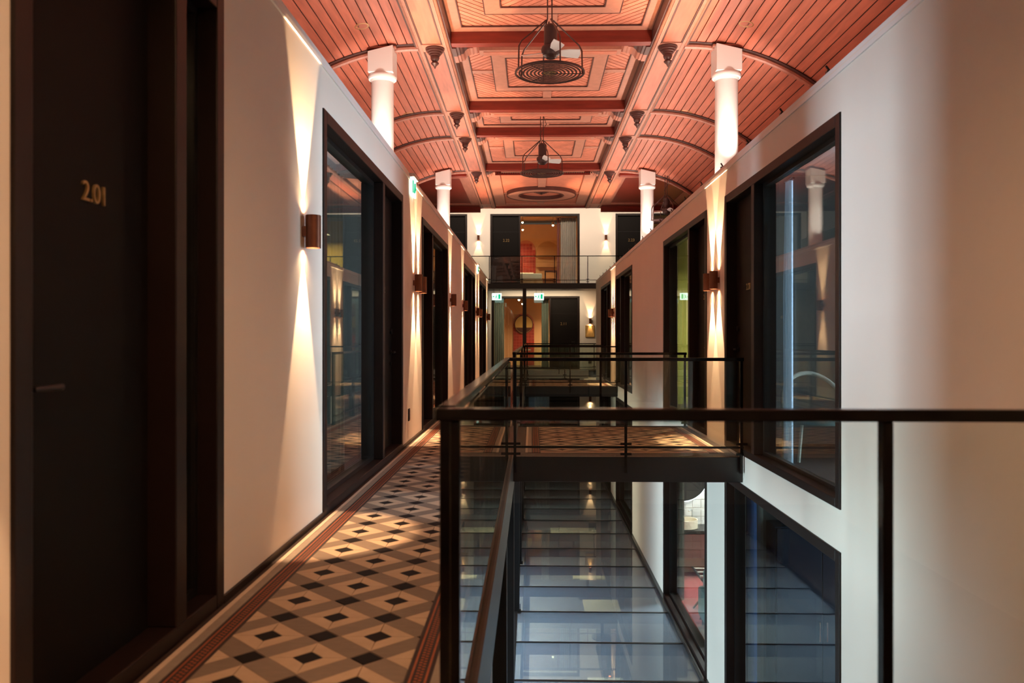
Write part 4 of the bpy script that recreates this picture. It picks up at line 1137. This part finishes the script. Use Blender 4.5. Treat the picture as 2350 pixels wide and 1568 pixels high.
for x in (XR + .30, XR + .95): B(x, x + .14, 11.22, 11.92, ZL + .15, ZL + .58).obj('armrest', 'teal_fabric', ac, bevel=.04)
for x in (XR + .38, XR + .98):
    for yy in (11.27, 11.92): MB().tube([(x, yy, ZL), (x, yy, ZL + .16)], .02, 8).obj('leg', 'black_metal', ac)
area('bath_lamp', (XR + 1.5, 13.6, -.6), (0, 0, 0), .5, .5, 150, (.95, .95, 1.0), 2.9)

# ---- far rooms
def arch_poly(xc, hw, z0, z1, n=14):
    zc = z1 - hw
    return [(xc - hw, z0)] + [(xc - hw * math.cos(PI * k / n), zc + hw * math.sin(PI * k / n)) for k in range(n + 1)] + [(xc + hw, z0)]
def far_room(z0, x0, x1, back, wallmat, prefix):
    y0 = FY + .2
    B(x0, x1, back, back + .1, z0, z0 + 2.95).obj('wall_far_room_back', wallmat, kind='structure')
    B(x0 - .1, x0, y0, back + .1, z0, z0 + 2.95).obj('wall_far_room_side', wallmat, kind='structure')
    B(x1, x1 + .1, y0, back + .1, z0, z0 + 2.95).obj('wall_far_room_side', wallmat, kind='structure')
def red_arch(xc, hw, z0, z1, y, label):
    t = thing('tiled_niche', (xc, y, z0), label, 'niche')
    MB().prism(arch_poly(xc, hw, z0, z1), 'y', y - .02, y).obj('mortar', 'mortar_red', t)
    s = .13; nx = int(2 * hw / s); sh = None
    s = 2 * hw / nx
    for i in range(nx):
        for j in range(int((z1 - z0) / s)):
            x = xc - hw + i * s; z = z0 + j * s
            zc = z1 - hw
            far_x = max(abs(x - xc), abs(x + s - xc))
            if z + s > zc and far_x ** 2 + (z + s - zc) ** 2 > hw * hw * 1.02: continue
            if sh is None:
                o = B(x + .006, x + s - .006, y - .03, y - .02, z + .006, z + s - .006).obj('tile', 'tile_red', t, loc=(x, y, z)); sh = o.data
            else: link('tile', sh, t, (x, y, z))
def lamp_spot(x, y, z, label, ztop, aim=(0, 0, -1), pw=30):
    t = thing('spot_lamp', (x, y, z), label, 'lamp', 'brass spot lamps')
    MB().lathe([(.03, z + .04), (.045, z + .045), (.05, z + .15), (.02, z + .17)], (x, y, 0), 16).obj('shade', 'brass', t, smooth=True)
    MB().tube([(x, y, z + .16), (x, y, ztop)], .010, 6).obj('stem', 'brass', t)
    MB().lathe([(.0, z - .02), (.04, z + .01), (.04, z + .04), (0, z + .05)], (x, y, 0), 14).obj('bulb', 'lamp_room', t, smooth=True)

# upper far room (behind door 2.22)
far_room(ZG, -1.75, 1.9, FY + 4.2, 'room_warm', 'upper')
yb = FY + 4.2
k_ = (yb) / FY
red_arch(fx(1207) * k_, .42, ZG, ZG + 2.25, yb - .004, 'red tiled arched niche in the upper far room')
sh = thing('arched_shelf', (fx(1255) * k_, yb, ZG), 'arched wooden shelf niche in the upper far room', 'shelf')
MB().prism(arch_poly(fx(1257) * k_, .52, ZG + .1, ZG + 2.2), 'y', yb - .02, yb).obj('back', 'wood_light', sh)
for zz in (ZG + .55, ZG + 1.05, ZG + 1.5): B(fx(1257) * k_ - .52, fx(1257) * k_ + .52, yb - .25, yb - .02, zz, zz + .03).obj('shelf_board', 'wood_light', sh)
kx = (FY + 1.2) / FY
for px, py, dy, lb in ((1199, 512, 1.2, 'left, higher'), (1199.5, 529, 2.6, 'left, lower'), (1269, 519, 1.2, 'right')):
    q = (FY + dy) / FY
    lamp_spot(fx(px) * q, FY + dy, EYE + (VPY - py) * (FY + dy) / F_PX, 'brass spot lamp in the upper far room, %s' % lb, fz(470))
curtain('curtain', 'dark red curtain at right of the upper far window', fx(1279), FY + .5, fx(1285), FY + .5, ZG + .0, zt3 - .1, 'curtain_red', 2, .03)
curtain('curtain', 'grey striped curtain hanging at right of the upper far window', fx(1287), FY + .42, fx(1324), FY + .42, ZG + .03, zt3 - .1, 'curtain_stripe', 8, .04)
bd = thing('bed', (fx(1225), FY + 1.6, ZG), 'low bed with pale linen in the upper far room', 'bed')
B(-.9, .42, FY + .7, FY + 2.6, ZG + .12, ZG + .28).obj('base', 'wood_light', bd)
B(-.88, .40, FY + .68, FY + 2.6, ZG + .28, ZG + .52).obj('mattress', 'linen', bd, bevel=.05)
B(-.7, .1, FY + 2.1, FY + 2.5, ZG + .52, ZG + .66).obj('pillow', 'linen', bd, bevel=.05)
for x in (-.85, .37):
    for yy in (FY + .75, FY + 2.5): B(x - .03, x + .03, yy - .03, yy + .03, ZG, ZG + .12).obj('leg', 'wood_light', bd)
ds = thing('desk', (.75, FY + 1.0, ZG), 'dark little desk beside the bed in upper far room', 'desk')
B(.5, 1.0, FY + .7, FY + 1.3, ZG + .60, ZG + .64).obj('top', 'dark_wood', ds)
for x in (.53, .97):
    for yy in (FY + .73, FY + 1.27): B(x - .02, x + .02, yy - .02, yy + .02, ZG, ZG + .60).obj('leg', 'black_metal', ds)
for z in (ZG + 2.35,):
    area('room_lamp', (-1.25, FY + 2.2, z), (0, 0, 0), .5, .5, 105, (1, .68, .38), 2.9)
# upper right far room glows yellow
B(UF3[2][0], UF3[2][1] + .4, FY + 3.0, FY + 3.1, ZG, ZG + 2.95).obj('wall_far_room_back', 'room_yellow', kind='structure')
area('room_lamp', (5.6, FY + 1.6, ZG + 2.2), (0, 0, 0), .5, .5, 60, (1, .75, .4), 2.9)
# middle far room (behind door 2.11)
far_room(0, -1.75, 1.9, FY + 4.2, 'room_warm', 'middle')
red_arch(fx(1202) * k_, .46, 0, 2.3, yb - .004, 'red tiled arched niche behind the round gold mirror')
gm = thing('gold_mirror', (fx(1202) * k_, yb - .1, 1.3), 'round golden mirror hanging on the red tiled niche', 'mirror')
gc = (fx(1202) * k_, EYE + (VPY - 745) * yb / F_PX)
disc_y(gc, .0001, .38, yb - .09, yb - .07).obj('glass', 'mirror_gold', gm)
disc_y(gc, .38, .41, yb - .10, yb - .06).obj('rim', 'dark_wood', gm)
MB().prism([(gc[0] + .37 * math.cos(t), gc[1] + .37 * math.sin(t)) for t in [PI * 1.12 + k * (PI * .76) / 12 for k in range(13)]], 'y', yb - .095, yb - .09).obj('lower_band', 'dark_wood', gm)
curtain('curtain', 'grey green curtain at left of the middle far window', fx(1131), FY + .45, fx(1156), FY + .45, .03, fz(680) - .1, 'curtain_green', 6, .04)
curtain('curtain', 'pale curtain at right of the middle far window', fx(1243), FY + .5, fx(1260), FY + .45, .03, fz(680) - .1, 'curtain_green', 5, .04)
for px, py, dy, lb in ((1191, 690, 1.2, 'left'), (1199, 699, 2.4, 'right')):
    q = (FY + dy) / FY
    lamp_spot(fx(px) * q, FY + dy, EYE + (VPY - py) * (FY + dy) / F_PX, 'brass spot lamp in the middle far room, %s one' % lb, 3.04)
dk = thing('side_table', (-.35, FY + 1.2, 0), 'white side table with books by the middle far window', 'table')
B(-.65, -.05, FY + .9, FY + 1.5, .70, .74).obj('top', 'linen', dk)
MB().lathe([(.2, 0), (.2, .02), (.03, .05), (.03, .70)], (-.35, FY + 1.2, 0), 16).obj('pedestal', 'black_metal', dk, smooth=True)
area('room_lamp', (1.35, FY + 2.4, 2.3), (0, 0, 0), .5, .5, 95, (1, .68, .38), 2.9)
# lower far room, cool and dim
far_room(ZL, -1.75, 1.9, FY + 3.0, 'room_wall', 'lower')
curtain('curtain', 'pale curtain in the lower far window', .1, FY + .45, .9, FY + .45, ZL + .03, ZL + 2.55, 'curtain_green', 6, .04)
